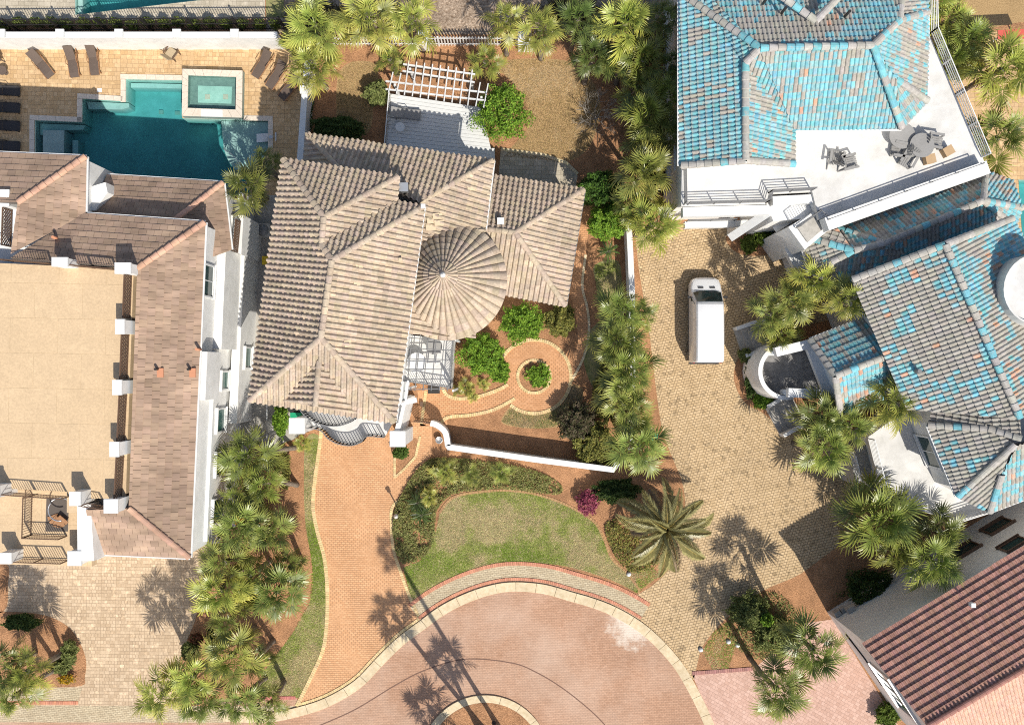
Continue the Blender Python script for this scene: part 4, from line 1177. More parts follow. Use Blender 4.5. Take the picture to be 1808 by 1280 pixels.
# ================================================================== blue tile house with the white roof deck (upper right)
bh = thing('blue_tile_house', 'upper right house with weathered blue tile roof and white deck', 'house', G(1330,250))
BLUE = (0.18, 0.45, 0.505); GREY = (0.37, 0.345, 0.30); ORG = (0.58, 0.33, 0.22)
def weathered(blue_amount, orange=0.02, o=0.0):
    def f(p):
        k = nz(p, 0.45, o) * 0.8 + nz(p, 1.3, 9 + o) * 0.5 + R.uniform(-0.38, 0.38)
        if R.random() < orange * (1 + 6*max(0, nz(p, 0.5, 20 + o))): c = ORG
        elif k < blue_amount: c = jit(BLUE, 0.16) if R.random() < 0.75 else (0.25, 0.46, 0.50)
        else: c = GREY
        return jit(c, 0.14)
    return f
ZB, ZBR, ZK = 9.8, 12.3, 6.8
deck = [(1202,-60,ZK),(1203,364,ZK),(1352,360,ZK),(1358,342,ZK),(1434,338,ZK),(1446,388,ZK),(1738,286,ZK),(1640,60,ZK),(1640,-60,ZK)]
deckslab(bh, deck, 0.4, 'whitedeck', 'roof_deck')
block(bh, [(1206,-60,ZK),(1206,356,ZK),(1345,352,ZK),(1352,338,ZK),(1430,334,ZK),(1446,378,ZK),(1728,282,ZK),(1636,62,ZK),(1636,-60,ZK)], 0.0, 0, ZK - 0.35)
block(bh, [(1200,-60,ZB),(1203,293,ZB),(1315,281,ZB),(1402,290,ZB),(1403,229,ZB),(1592,227,ZB),(1637,179,ZB),(1637,-60,ZB)], 0.5, ZK - 0.2, ZB - 0.05, name='upper_wall')
r = Roof(bh, 'low', 0.235, 0.40, weathered(0.34, 0.0), 'peel_tile')
A_ = (1341,86,ZBR); B_ = (1316,112,11.7); C_ = (1316,284,11.4); D_ = (1541,81,ZBR)
r.face([(1200,-60,ZB),(1200,293,ZB),C_,B_]) ; r.face([(1200,-60,ZB),B_,A_]); 
r.colf = weathered(0.12, 0.008, 2)
r.face([B_,C_,(1402,290,ZB),(1403,229,ZB)])
r.face([B_,(1403,229,ZB),A_])
r.face([A_,(1403,229,ZB),(1592,227,ZB),(1581,140,11.0),D_])
r.face([D_,(1581,140,11.0),(1637,179,ZB),(1638,22,ZB),(1587,37,11.3)]); r.face([(1581,140,11.0),(1592,227,ZB),(1637,179,ZB)])
r.colf = weathered(0.06, 0.008, 4)
r.face([A_,D_,(1587,37,11.4),(1596,-60,10.2),(1200,-60,9.6)])
r.face([(1587,37,11.4),(1638,22,ZB),(1638,-60,ZB),(1596,-60,10.2)])
GC = (0.42, 0.40, 0.36)
def cap_col(p): return jit(BLUE if R.random() < 0.25 else GC, 0.12)
r.colf = cap_col
for a, b in (((1200,-12,ZB),A_),(A_,B_),(B_,C_),(A_,D_),(D_,(1592,227,ZB)),((1581,140,11.0),(1637,179,ZB)),(D_,(1587,37,11.4)),((1587,37,11.4),(1638,22,ZB)),((1587,37,11.4),(1596,-60,10.2)),((1203,293,ZB),C_),(C_,(1402,290,ZB)),((1375,-8,11.8),(1440,38,12.0)),((1440,38,12.0),(1484,-8,11.8))): r.cap(a, b, 0.2, 0.45)
r.done(300)
for a, b in (((1200,-40,ZB),(1200,293,ZB)),((1403,229,ZB),(1592,227,ZB)),((1637,179,ZB),(1638,22,ZB))): gutter(bh, a, b)
for px, py, z in ((1350,3,11.6),(1383,20,11.8),(1495,26,12.0)): 
    p = P(px, py, z); MB().tube([(p.x, p.y, z - 0.3), (p.x, p.y, z + 0.45)], 0.08, 8).build('vent_pipe', MAT['black'], bh)
# parapet, rails and the stepped white beams below the deck
def PK(x, y, z=ZK): return P(x, y, z)
pa = MB().bar(PK(1455,398,7.1), PK(1738,298,7.1), 0.75, 0.9).build('parapet', MAT['stucco'], bh)
railing(bh, [PK(1462,388,7.55), PK(1733,290,7.55)], 0.3, 'railgrey', posts=1.5, rails=[0.28], horiz=True)
railing(bh, [PK(1642,60), PK(1733,278)], 1.0, 'trim', posts=2.2, horiz=True)
railing(bh, [PK(1640,-30), PK(1642,60)], 1.0, 'trim', posts=2.2, horiz=True)
railing(bh, [PK(1214,362), PK(1352,358), PK(1357,341), PK(1432,337)], 1.0, 'railgrey', posts=1.6, horiz=True)
railing(bh, [PK(1206,300), PK(1207,362)], 1.0, 'railgrey', posts=1.6, horiz=True)
MB().bar(PK(1204,376,6.3), PK(1356,372,6.3), 0.55, 0.6).build('beam', MAT['trim'], bh)
MB().bar(PK(1362,356,6.3), PK(1446,352,6.3), 0.5, 0.6).build('beam', MAT['trim'], bh)
MB().bar(PK(1358,374,6.1), PK(1292,418,3.4), 0.5, 0.5).build('sloping_beam', MAT['trim'], bh)
MB().bar(PK(1208,398,3.2), PK(1310,396,3.2), 0.4, 0.5).build('beam', MAT['trim'], bh)
railing(bh, [P(1212,392,3.4), P(1296,390,3.4)], 0.8, 'railgrey', posts=1.4, horiz=True)
p = G(1290,410); MB().box((p.x, p.y, 1.7), (0.5, 0.5, 3.4)).build('column', MAT['trim'], bh)
MB().bar(PK(1446,356,6.2), PK(1370,404,3.4), 0.4, 0.4).build('sloping_beam', MAT['trim'], bh)
MB().prism([P(*k, 6.0).xy for k in ((1352,356),(1446,350),(1448,384),(1366,390))], 0, 5.95).build('wall', MAT['stucco'], bh)
MB().prism([P(*k, 6.6).xy for k in ((1395,400),(1440,372),(1470,402),(1424,440))], 0, 6.3).build('stair_tower', MAT['stucco'], bh)
MB().slab([P(*k, 6.45) for k in ((1408,402),(1436,384),(1456,402),(1426,428))], 0.08).build('tower_floor', MAT['concrete'], bh)
railing(bh, [P(1405,403,6.4), P(1440,376,6.4), P(1466,402,6.4)], 1.0, 'railgrey', 0.14)
MB().bar(P(1396,434,3.6), P(1440,520,3.6), 1.0, 0.5).build('canopy', MAT['trim'], bh)
MB().bar(P(1382,440,3.0), P(1415,424,3.0), 0.5, 0.4).build('canopy', MAT['trim'], bh)
window(bh, G(1172,100), G(1172,330), 1190, 285, 1.2, 1.5, 'glass', 1)

# ================================================================== grey and blue tile house (right)
gh = thing('grey_blue_tile_house', 'right hand house with peeling grey and blue tiles, turned to the street', 'house', G(1560,600))
def GR(px, py, z): return (px, py, z)
# low roof between the two houses, in the shade
r = Roof(gh, 'low', 0.25, 0.42, weathered(-0.02, 0.04, 30), 'peel_tile')
r.face([(1506,443,7.0),(1480,406,6.4),(1414,414,5.5)]); r.face([(1410,415,5.5),(1506,443,7.0),(1432,482,5.5)])
r.colf = weathered(0.02, 0.02, 33)
r.face([(1480,402,5.6),(1740,302,5.6),(1735,355,7.3),(1560,430,7.0)]); r.face([(1480,402,5.6),(1560,430,7.0),(1506,443,7.0)])
r.face([(1432,482,5.5),(1506,443,7.0),(1560,430,7.0),(1640,470,5.6),(1500,520,5.4)])
r.face([(1560,430,7.0),(1735,355,7.3),(1790,400,5.6),(1640,470,5.6)])
r.face([(1740,302,5.6),(1788,320,5.6),(1804,367,5.6),(1735,355,7.3)]); r.face([(1735,355,7.3),(1804,367,5.6),(1792,402,5.6)])
# main gable roof
Z0, Z1 = 7.5, 10.2
a = (1505,494,Z0); b = (1668,432,Z1); c = (1787,386,Z0 + 0.4); d = (1800,738,Z1)
r.colf = weathered(-0.20, 0.015, 40)
r.face([a, (1602,722,Z0), d, b])
r.colf = weathered(-0.02, 0.03, 44)
r.face([b, d, (1960,690,Z0), c])
# porch wing
e1 = (1648,597,7.3); e2 = (1474,664,7.2)
r.colf = weathered(0.0, 0.015, 50)
r.face([(1430,600,5.5), e2, e1, (1570,545,5.5)])
r.colf = weathered(0.14, 0.03, 55)
r.face([e2, (1484,732,5.5), (1612,684,5.5), e1])
# polygonal bay roof
ap = (1803,774,9.8); zb = 7.2
r.colf = weathered(-0.62, 0.0, 60)
r.face([(1638,750,zb), (1690,876,zb), (1792,784,9.6), (1745,756,8.9)]); r.face([(1690,876,zb), (1746,904,zb), (1768,838,8.6), (1792,784,9.6)][:3] + [(1790,790,9.4)])
r.face([(1656,702,zb), (1638,750,zb), (1745,756,8.9), (1720,716,8.5)]); r.face([(1720,716,8.5),(1745,756,8.9),ap,(1800,735,9.9)])
r.colf = weathered(0.1, 0.02, 66)
r.face([(1746,904,zb), (1900,846,zb), (1900,760,9.4), (1795,786,9.5), (1768,838,8.6)])
r.colf = cap_col
for p, q in ((a, b), (b, c), (b, d), (e1, e2), ((1430,600,5.5), e2), (e2, (1484,732,5.5)), ((1638,750,zb), (1745,756,8.9)), ((1745,756,8.9), ap), ((1690,876,zb), (1792,784,9.6)), ((1746,904,zb), (1768,838,8.6)), ((1410,415,5.5),(1506,443,7.0)), ((1506,443,7.0),(1432,482,5.5)), ((1506,443,7.0),(1560,430,7.0)), ((1480,404,5.6),(1560,430,7.0)), ((1560,430,7.0),(1735,355,7.3)), ((1735,355,7.3),(1790,400,5.6)), ((1735,355,7.3),(1804,367,5.6)), ((1735,355,7.3),(1740,302,5.6))): r.cap(p, q, 0.2, 0.45)
r.done(300)
block(gh, [(1414,418,5.5),(1740,304,5.5),(1790,400,5.5),(1640,480,5.5),(1436,482,5.5)], 0.3, 0, 5.4)
block(gh, [a, (1602,722,Z0), (1800,738,Z0), (1960,690,Z0), c], 0.45, 0, Z0 - 0.05)
block(gh, [(1430,600,5.5),(1570,545,5.5),(1620,690,5.5),(1484,732,5.5)], 0.4, 2.8, 5.4)
block(gh, [(1656,706,zb),(1640,750,zb),(1690,872,zb),(1746,900,zb),(1900,846,zb),(1900,700,zb)], 0.35, 0, zb - 0.05)
for p, q in (((1430,600,5.5),(1570,545,5.5)), ((1484,732,5.5),(1612,684,5.5)), ((1638,750,zb),(1690,876,zb)), ((1746,904,zb),(1900,846,zb)), ((1656,702,zb),(1638,750,zb)), ((1410,415,5.5),(1432,482,5.5))): gutter(gh, p, q)
p = P(1617,655,8.2); MB().tube([(p.x, p.y, 7.8), (p.x, p.y, 8.7)], 0.12, 8).build('vent_pipe', MAT['railgrey'], gh)
# round white terrace cut into the roof
tcx = P(1830,512,9.9); tr = 1.95
MB().lathe([(tr, 6.0), (tr, 10.2), (tr - 0.1, 10.2), (tr - 0.1, 9.95), (0.0, 9.95)], (tcx.x, tcx.y, 0), 32, smooth=False).build('round_terrace', MAT['whitedeck'], gh)
# white deck below the bay
ZG = 3.9
dk = [(1532,772,ZG),(1558,878,ZG),(1680,920,ZG),(1742,900,ZG),(1700,840,ZG),(1640,720,ZG),(1590,730,ZG)]
deckslab(gh, dk, 0.4, 'whitedeck', 'deck')
block(gh, dk, 0.25, 0, ZG - 0.4)
railing(gh, [P(1533,774,ZG), P(1559,876,ZG), P(1680,917,ZG), P(1740,898,ZG)], 1.0, 'trim', posts=2.0, horiz=True)
deckslab(gh, [(1498,800,2.6),(1536,780,2.6),(1556,868,2.6),(1512,856,2.6)], 2.5, 'concrete', 'lower_deck')
railing(gh, [P(1500,802,2.6), P(1513,855,2.6), P(1553,868,2.6)], 1.0, 'trim', posts=1.6, horiz=True)
wa = P(1640,750,zb); wb2 = P(1690,872,zb); wd = (wb2 - wa).normalized(); wn2 = Vector((wd.y, -wd.x, 0))
if wn2.x > 0: wn2 = -wn2
window(gh, Vector((wa.x, wa.y, 0)) - wn2*0.35, Vector((wb2.x, wb2.y, 0)) - wn2*0.35, 1642, 797, 1.9, 1.7, 'glass', 1)
# curved porch with its floor, beams and two short stairs
pc = P(1388,656,3.6); prr = 1.62
flo = MB().lathe([(0.0, 2.7), (prr, 2.7), (prr, 2.5)], (pc.x, pc.y, 0), 32, smooth=False).build('porch_floor', MAT['greyfloor'], gh)
MB().prism([P(*k, 2.7).xy for k in ((1386,612),(1455,600),(1470,700),(1390,702))], 2.3, 2.695).build('porch_floor', MAT['greyfloor'], gh)
MB().lathe([(prr + 0.12, 0), (prr + 0.12, 3.7), (prr - 0.14, 3.7), (prr - 0.14, 2.7)], (pc.x, pc.y, 0), 30, smooth=False, a0=rad(75), a1=rad(285)).build('porch_parapet', MAT['stucco'], gh)
MB().bar(P(1368,622,4.6), P(1442,604,4.6), 0.55, 0.5).build('beam', MAT['trim'], gh)
MB().bar(P(1390,693,4.6), P(1476,697,4.6), 0.55, 0.5).build('beam', MAT['trim'], gh)
MB().bar(P(1432,612,4.4), P(1462,690,4.4), 0.7, 0.4).build('beam', MAT['trim'], gh)
for q in ((1372,622),(1396,694)):
    g = P(*q, 4.3); MB().tube([(g.x, g.y, 0), (g.x, g.y, 4.3)], 0.2, 14).build('column', MAT['trim'], gh)
for (x0, y0, x1, y1, wdt) in ((1302,605,1352,588,1.6), (1362,742,1402,720,1.9)):
    s0 = G(x0, y0); s1 = G(x1, y1); sd_ = s1 - s0
    nrm = Vector((-sd_.y, sd_.x, 0)).normalized()
    so_ = None
    for i in range(5):
        q0 = s0 + sd_*(i/5); q1 = s0 + sd_*((i+1)/5); z = 0.18*(i+1)
        m_ = MB().bar(q0 + Vector((0,0,z/2)), q1 + Vector((0,0,z/2)), wdt, z)
        m_.build('step', MAT['concrete'], gh)
    for sg in (-1, 1):
        MB().bar(s0 + nrm*sg*(wdt/2 + 0.12) + Vector((0,0,0.5)), s1 + nrm*sg*(wdt/2 + 0.12) + Vector((0,0,0.5)), 0.22, 1.0).build('stair_wall', MAT['stucco'], gh)

# ================================================================== red tile house (lower right)
rh = thing('red_tile_house', 'lower right house with deep red brown tile roof and pale wall', 'house', G(1600,1180))
REDT = (0.47, 0.26, 0.20)
def col_red(p):
    k = 1 + 0.12*nz(p, 0.6) + 0.1*nz(p, 2.5, 3); return tuple(x*k for x in jit(REDT, 0.16))
ZR, ZRR = 6.8, 9.6
e0 = (1523,1136,ZR); e1_ = (2020,838,ZR); g0 = (1637,1281,ZRR); g1_ = (2180,960,ZRR)
r = Roof(rh, 'red', 0.22, 0.40, col_red)
r.face([e0, g0, g1_, e1_])
r.done(300)
r = Roof(rh, 'red', 0.22, 0.40, lambda p: jit((0.62, 0.40, 0.30), 0.1), name='street_roof')  # same tiles in a paler colour: sunlight on this slope is painted in
W0 = P(*e0); W1 = P(*g0); W2 = P(*g1_); W3 = P(*e1_)
mir0 = W1 + (W1 - W0); mir0.z = W0.z; mir1 = W2 + (W2 - W3); mir1.z = W0.z
r.face([W1, mir0, mir1, W2], world=True)
r.cap(W1, W2, 0.16, 0.45, (0.38, 0.19, 0.15), world=True)
r.done(120)
q = inset([W0.xy, mir0.xy, mir1.xy, W3.xy], 0.25)
MB().prism(q, 0, ZR - 0.08).build('wall', MAT['cream'], rh)
ga = W0 + (W3 - W0).normalized()*0.25; gb = mir0 + (W3 - W0).normalized()*0.25; gp = W1 + (W3 - W0).normalized()*0.25
MB().add([(ga.x, ga.y, ZR - 0.1), (gb.x, gb.y, ZR - 0.1), (gp.x, gp.y, ZRR - 0.12)], [(0, 1, 2)]).build('gable', MAT['cream'], rh)
nA = Vector((*inset([W0.xy, mir0.xy, mir1.xy, W3.xy], 0.25)[0], 0)); qq = inset([W0.xy, mir0.xy, mir1.xy, W3.xy], 0.25)
def near(pt, L): return min(L, key=lambda k: (k - pt.xy).length)
cN = near(W0, qq); cE = near(W3, qq); cS = near(mir0, qq)
cN = Vector((*cN, 0)); cE = Vector((*cE, 0)); cS = Vector((*cS, 0))
window(rh, cN, cE, 1762, 930, 1.5, 1.2, 'glass', 0, 'bronze'); window(rh, cN, cE, 1704, 972, 1.5, 1.2, 'glass', 0, 'bronze'); window(rh, cN, cE, 1790, 962, 1.3, 1.0, 'glass', 0, 'bronze')
window(rh, cN, cS, 1580, 1222, 3.0, 2.6, 'greenglass', 3, 'silver')
MB().tube([on_wall(cN, cS, 1497, 1122) + Vector((-0.12, 0.1, 0)), on_wall(cN, cS, 1530, 1165) + Vector((-0.12, 0.1, 0)), on_wall(cN, cS, 1560, 1212) + Vector((-0.12, 0.1, 0))], 0.05, 6).build('downpipe', MAT['black'], rh)
for px, py, s in ((1480,1086,0.4),(1490,1080,0.3),(1502,1078,0.5)):
    p = on_wall(cN, cE, px, py); MB().box((p.x - 0.1, p.y + 0.15, max(0.5, p.z)), (s, 0.3, s*1.3), rad(31)).build('meter_box', MAT['concrete'], rh)
roof_vent(rh, 1714, 1066, 7.9, 0.2)
# corner of a red roofed shelter at the top right
sh = thing('red_shelter', 'red striped shade roof at the top right edge', 'shelter', G(1790,60))
deckslab(sh, [(1762,54,2.6),(1850,50,2.6),(1850,66,2.3),(1762,70,2.3)], 0.06, 'redpaint', 'canopy')
for q in ((1764,66),(1840,64)):
    g = P(*q, 2.3); MB().tube([(g.x, g.y, 0), (g.x, g.y, 2.3)], 0.05, 8).build('post', MAT['trim'], sh)
# ------------------------------------------------------------------ palms
def fan_frond(seed):
    g = random.Random(seed); mb = MB()
    pl = 0.80
    mb.add([(0,-0.025,0),(0,0.025,0),(pl,0.012,0.05),(pl,-0.012,0.05),(0,0,-0.03)], [(0,1,2,3),(1,4,2),(0,3,4)], (0.9, 1.0, 0.7))
    n = 30
    for k in range(n):
        th = rad(-138 + 276*k/(n-1)) + g.uniform(-0.05, 0.05); ct = math.cos(th); st = math.sin(th)
        base = Vector((pl + 0.20*max(0, ct)**1.5, 0, 0.05 - 0.04*max(0, ct)))
        L = (0.80 - 0.28*(abs(th)/2.4)**2) * g.uniform(0.74, 1.14)
        d = Vector((ct, st, 0)); pr = Vector((-st, ct, 0))
        fold = 0.22*abs(st); dr = g.uniform(0.22, 0.5)
        def pt(t): return base + d*(L*t*(1 - 0.12*dr*t*t)) + Vector((0, 0, fold*L*t - dr*L*t**3 - 0.02*(k % 2)))
        w = (0.012, 0.031, 0.021); ts = (0.03, 0.42, 0.74)
        vs = []
        for ww, t in zip(w, ts): q = pt(t); vs += [q - pr*ww, q + pr*ww]
        vs.append(pt(1.0))
        br = g.uniform(0.85, 1.12)
        b = len(mb.v)
        mb.add(vs, [(0,1,3,2),(2,3,5,4),(4,5,6)])
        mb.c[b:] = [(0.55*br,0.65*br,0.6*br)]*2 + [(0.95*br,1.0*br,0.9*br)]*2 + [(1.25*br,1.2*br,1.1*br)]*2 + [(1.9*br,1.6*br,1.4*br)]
    return mb.mesh('fan_frond', MAT['frond'])
def feather_frond(seed, n=34, droop=0.55, wid=0.30):
    g = random.Random(seed); mb = MB()
    def rc(t): return Vector((t*(1 - 0.18*droop*t), 0, 0.35*t*(1-t) - droop*t**2.2*0.6))
    pts = [rc(i/8) for i in range(9)]
    mb.tube(pts, [0.022*(1 - 0.8*i/8) for i in range(9)], 4, (1.5, 1.2, 0.8), False)
    for k in range(n):
        t = 0.14 + 0.85*k/(n-1); p = rc(t)
        L = wid*(math.sin(math.pi*min(1, 0.12 + t*0.86))**0.7)*g.uniform(0.85, 1.1)
        for s in (-1, 1):
            d = Vector((0.72, s*0.66, 0.14)).normalized(); q = p + d*L*0.5 + Vector((0, 0, 0.03)); e = p + d*L - Vector((0, 0, 0.25*L))
            pr = Vector((-d.y*s, d.x*s, 0))*0.012*s
            br = g.uniform(0.8, 1.15)
            mb.add([p - pr*0.6, p + pr*0.6, q + pr, q - pr, e], [(0,1,2,3),(3,2,4)], (br, br, br))
    return mb.mesh('feather_frond', MAT['frond'])
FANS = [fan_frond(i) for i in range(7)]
FEATH = [feather_frond(40 + i, 34, 0.5, 0.21) for i in range(4)]
SAGO = [feather_frond(60 + i, 24, 0.5, 0.16) for i in range(3)]
GREEN_A = (0.225, 0.255, 0.06); GREEN_B = (0.14, 0.18, 0.05); YELG = (0.34, 0.355, 0.08)

def trunk_mesh(parent, a, b, r0, r1, bow=(0, 0)):
    mb = MB(); n = 14; pts = []; rr = []
    for i in range(n + 1):
        t = i / n; p = Vector(a).lerp(Vector(b), t) + Vector((bow[0]*math.sin(math.pi*t), bow[1]*math.sin(math.pi*t), 0))
        pts.append(p); rr.append((r0 + (r1 - r0)*t) * (1.06 if i % 2 else 0.94))
    rr[0] *= 1.25
    mb.tube(pts, rr, 9)
    return mb.build('trunk', MAT['trunk'], parent, local=True)

def palm(label, px, py, r, z, tint=GREEN_A, n=24, base=None, kind='fan', group=None, name='fan_palm', tr=0.17, dead=2, lo=-32, hi=80):
    c = P(px, py, z); bs = G(*base) if base else Vector((c.x + R.uniform(-0.35, 0.35), c.y + R.uniform(-0.35, 0.35), 0))
    root = thing(name, label, 'palm tree', bs, 0, group)
    top = c - bs
    trunk_mesh(root, (0, 0, -0.05), top, tr, tr*0.85, (R.uniform(-0.12, 0.12), R.uniform(-0.12, 0.12)))
    sc = r * MPP * (1 - z/H) / 1.42
    hm = MB().lathe([(tr*0.9, -0.6), (tr*1.4, -0.3), (tr*1.0, -0.05), (0.02, 0.05)], top, 9, (0.12, 0.14, 0.04))
    hm.build('crown_shaft', MAT['frond'], root, local=True)
    g0 = R.uniform(0, 6.28); tint = jit(tint, 0.24)
    n = max(10, int(n*0.70)); dead = R.randint(0, 4) if dead else 0
    for i in range(n + dead):
        t = min(1.0, i/(n-1)); az = g0 + 2.39996*i + R.uniform(-0.2, 0.2)
        el = hi + (lo - hi)*t**0.85 + R.uniform(-9, 9)
        s = sc*(0.74 + 0.30*t)*R.uniform(0.8, 1.18)
        if i >= n: el = R.uniform(-70, -50); s = sc*0.85
        me = R.choice(FANS)
        M = Matrix.Translation(top + Vector((0, 0, 0.10 - 0.22*t))) @ Matrix.Rotation(az, 4, 'Z') @ Matrix.Rotation(-rad(el), 4, 'Y') @ Matrix.Rotation(R.uniform(-0.9, 0.9), 4, 'X') @ Matrix.Scale(s, 4)
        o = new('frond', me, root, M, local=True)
        k = R.uniform(0.82, 1.2)
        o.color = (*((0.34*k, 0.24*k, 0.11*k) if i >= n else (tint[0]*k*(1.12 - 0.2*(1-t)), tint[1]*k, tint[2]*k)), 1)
    return root

def feather_palm(name, label, px, py, r, z, n, meshes, tint, tr, cat='palm tree', dead=0, lo=-15, hi=72, group=None):
    c = P(px, py, z); bs = Vector((c.x, c.y, 0)); root = thing(name, label, cat, bs, 0, group); top = c - bs
    trunk_mesh(root, (0, 0, -0.05), top, tr, tr*0.95)
    MB().lathe([(tr, -0.3), (tr*1.5, 0.0), (tr, 0.2), (0.02, 0.3)], top, 10).build('crown_shaft', MAT['trunk'], root, local=True)
    sc = r*MPP*(1 - z/H)/0.93
    for i in range(n + dead):
        t = min(1, i/(n-1)); az = 2.39996*i + R.uniform(-0.15, 0.15); el = hi + (lo - hi)*t**0.8 + R.uniform(-6, 6)
        if i >= n: el = R.uniform(-50, -25)
        M = Matrix.Translation(top + Vector((0, 0, 0.1))) @ Matrix.Rotation(az, 4, 'Z') @ Matrix.Rotation(-rad(el), 4, 'Y') @ Matrix.Rotation(R.uniform(-0.4, 0.4), 4, 'X') @ Matrix.Scale(sc*(0.7 + 0.32*t)*R.uniform(0.92, 1.05), 4)
        o = new('frond', R.choice(meshes), root, M, local=True)
        k = R.uniform(0.8, 1.2)
        o.color = (*((0.33*k, 0.24*k, 0.14*k) if (i >= n or R.random() < 0.12*(dead > 0)) else tuple(x*k for x in tint)), 1)
    return root

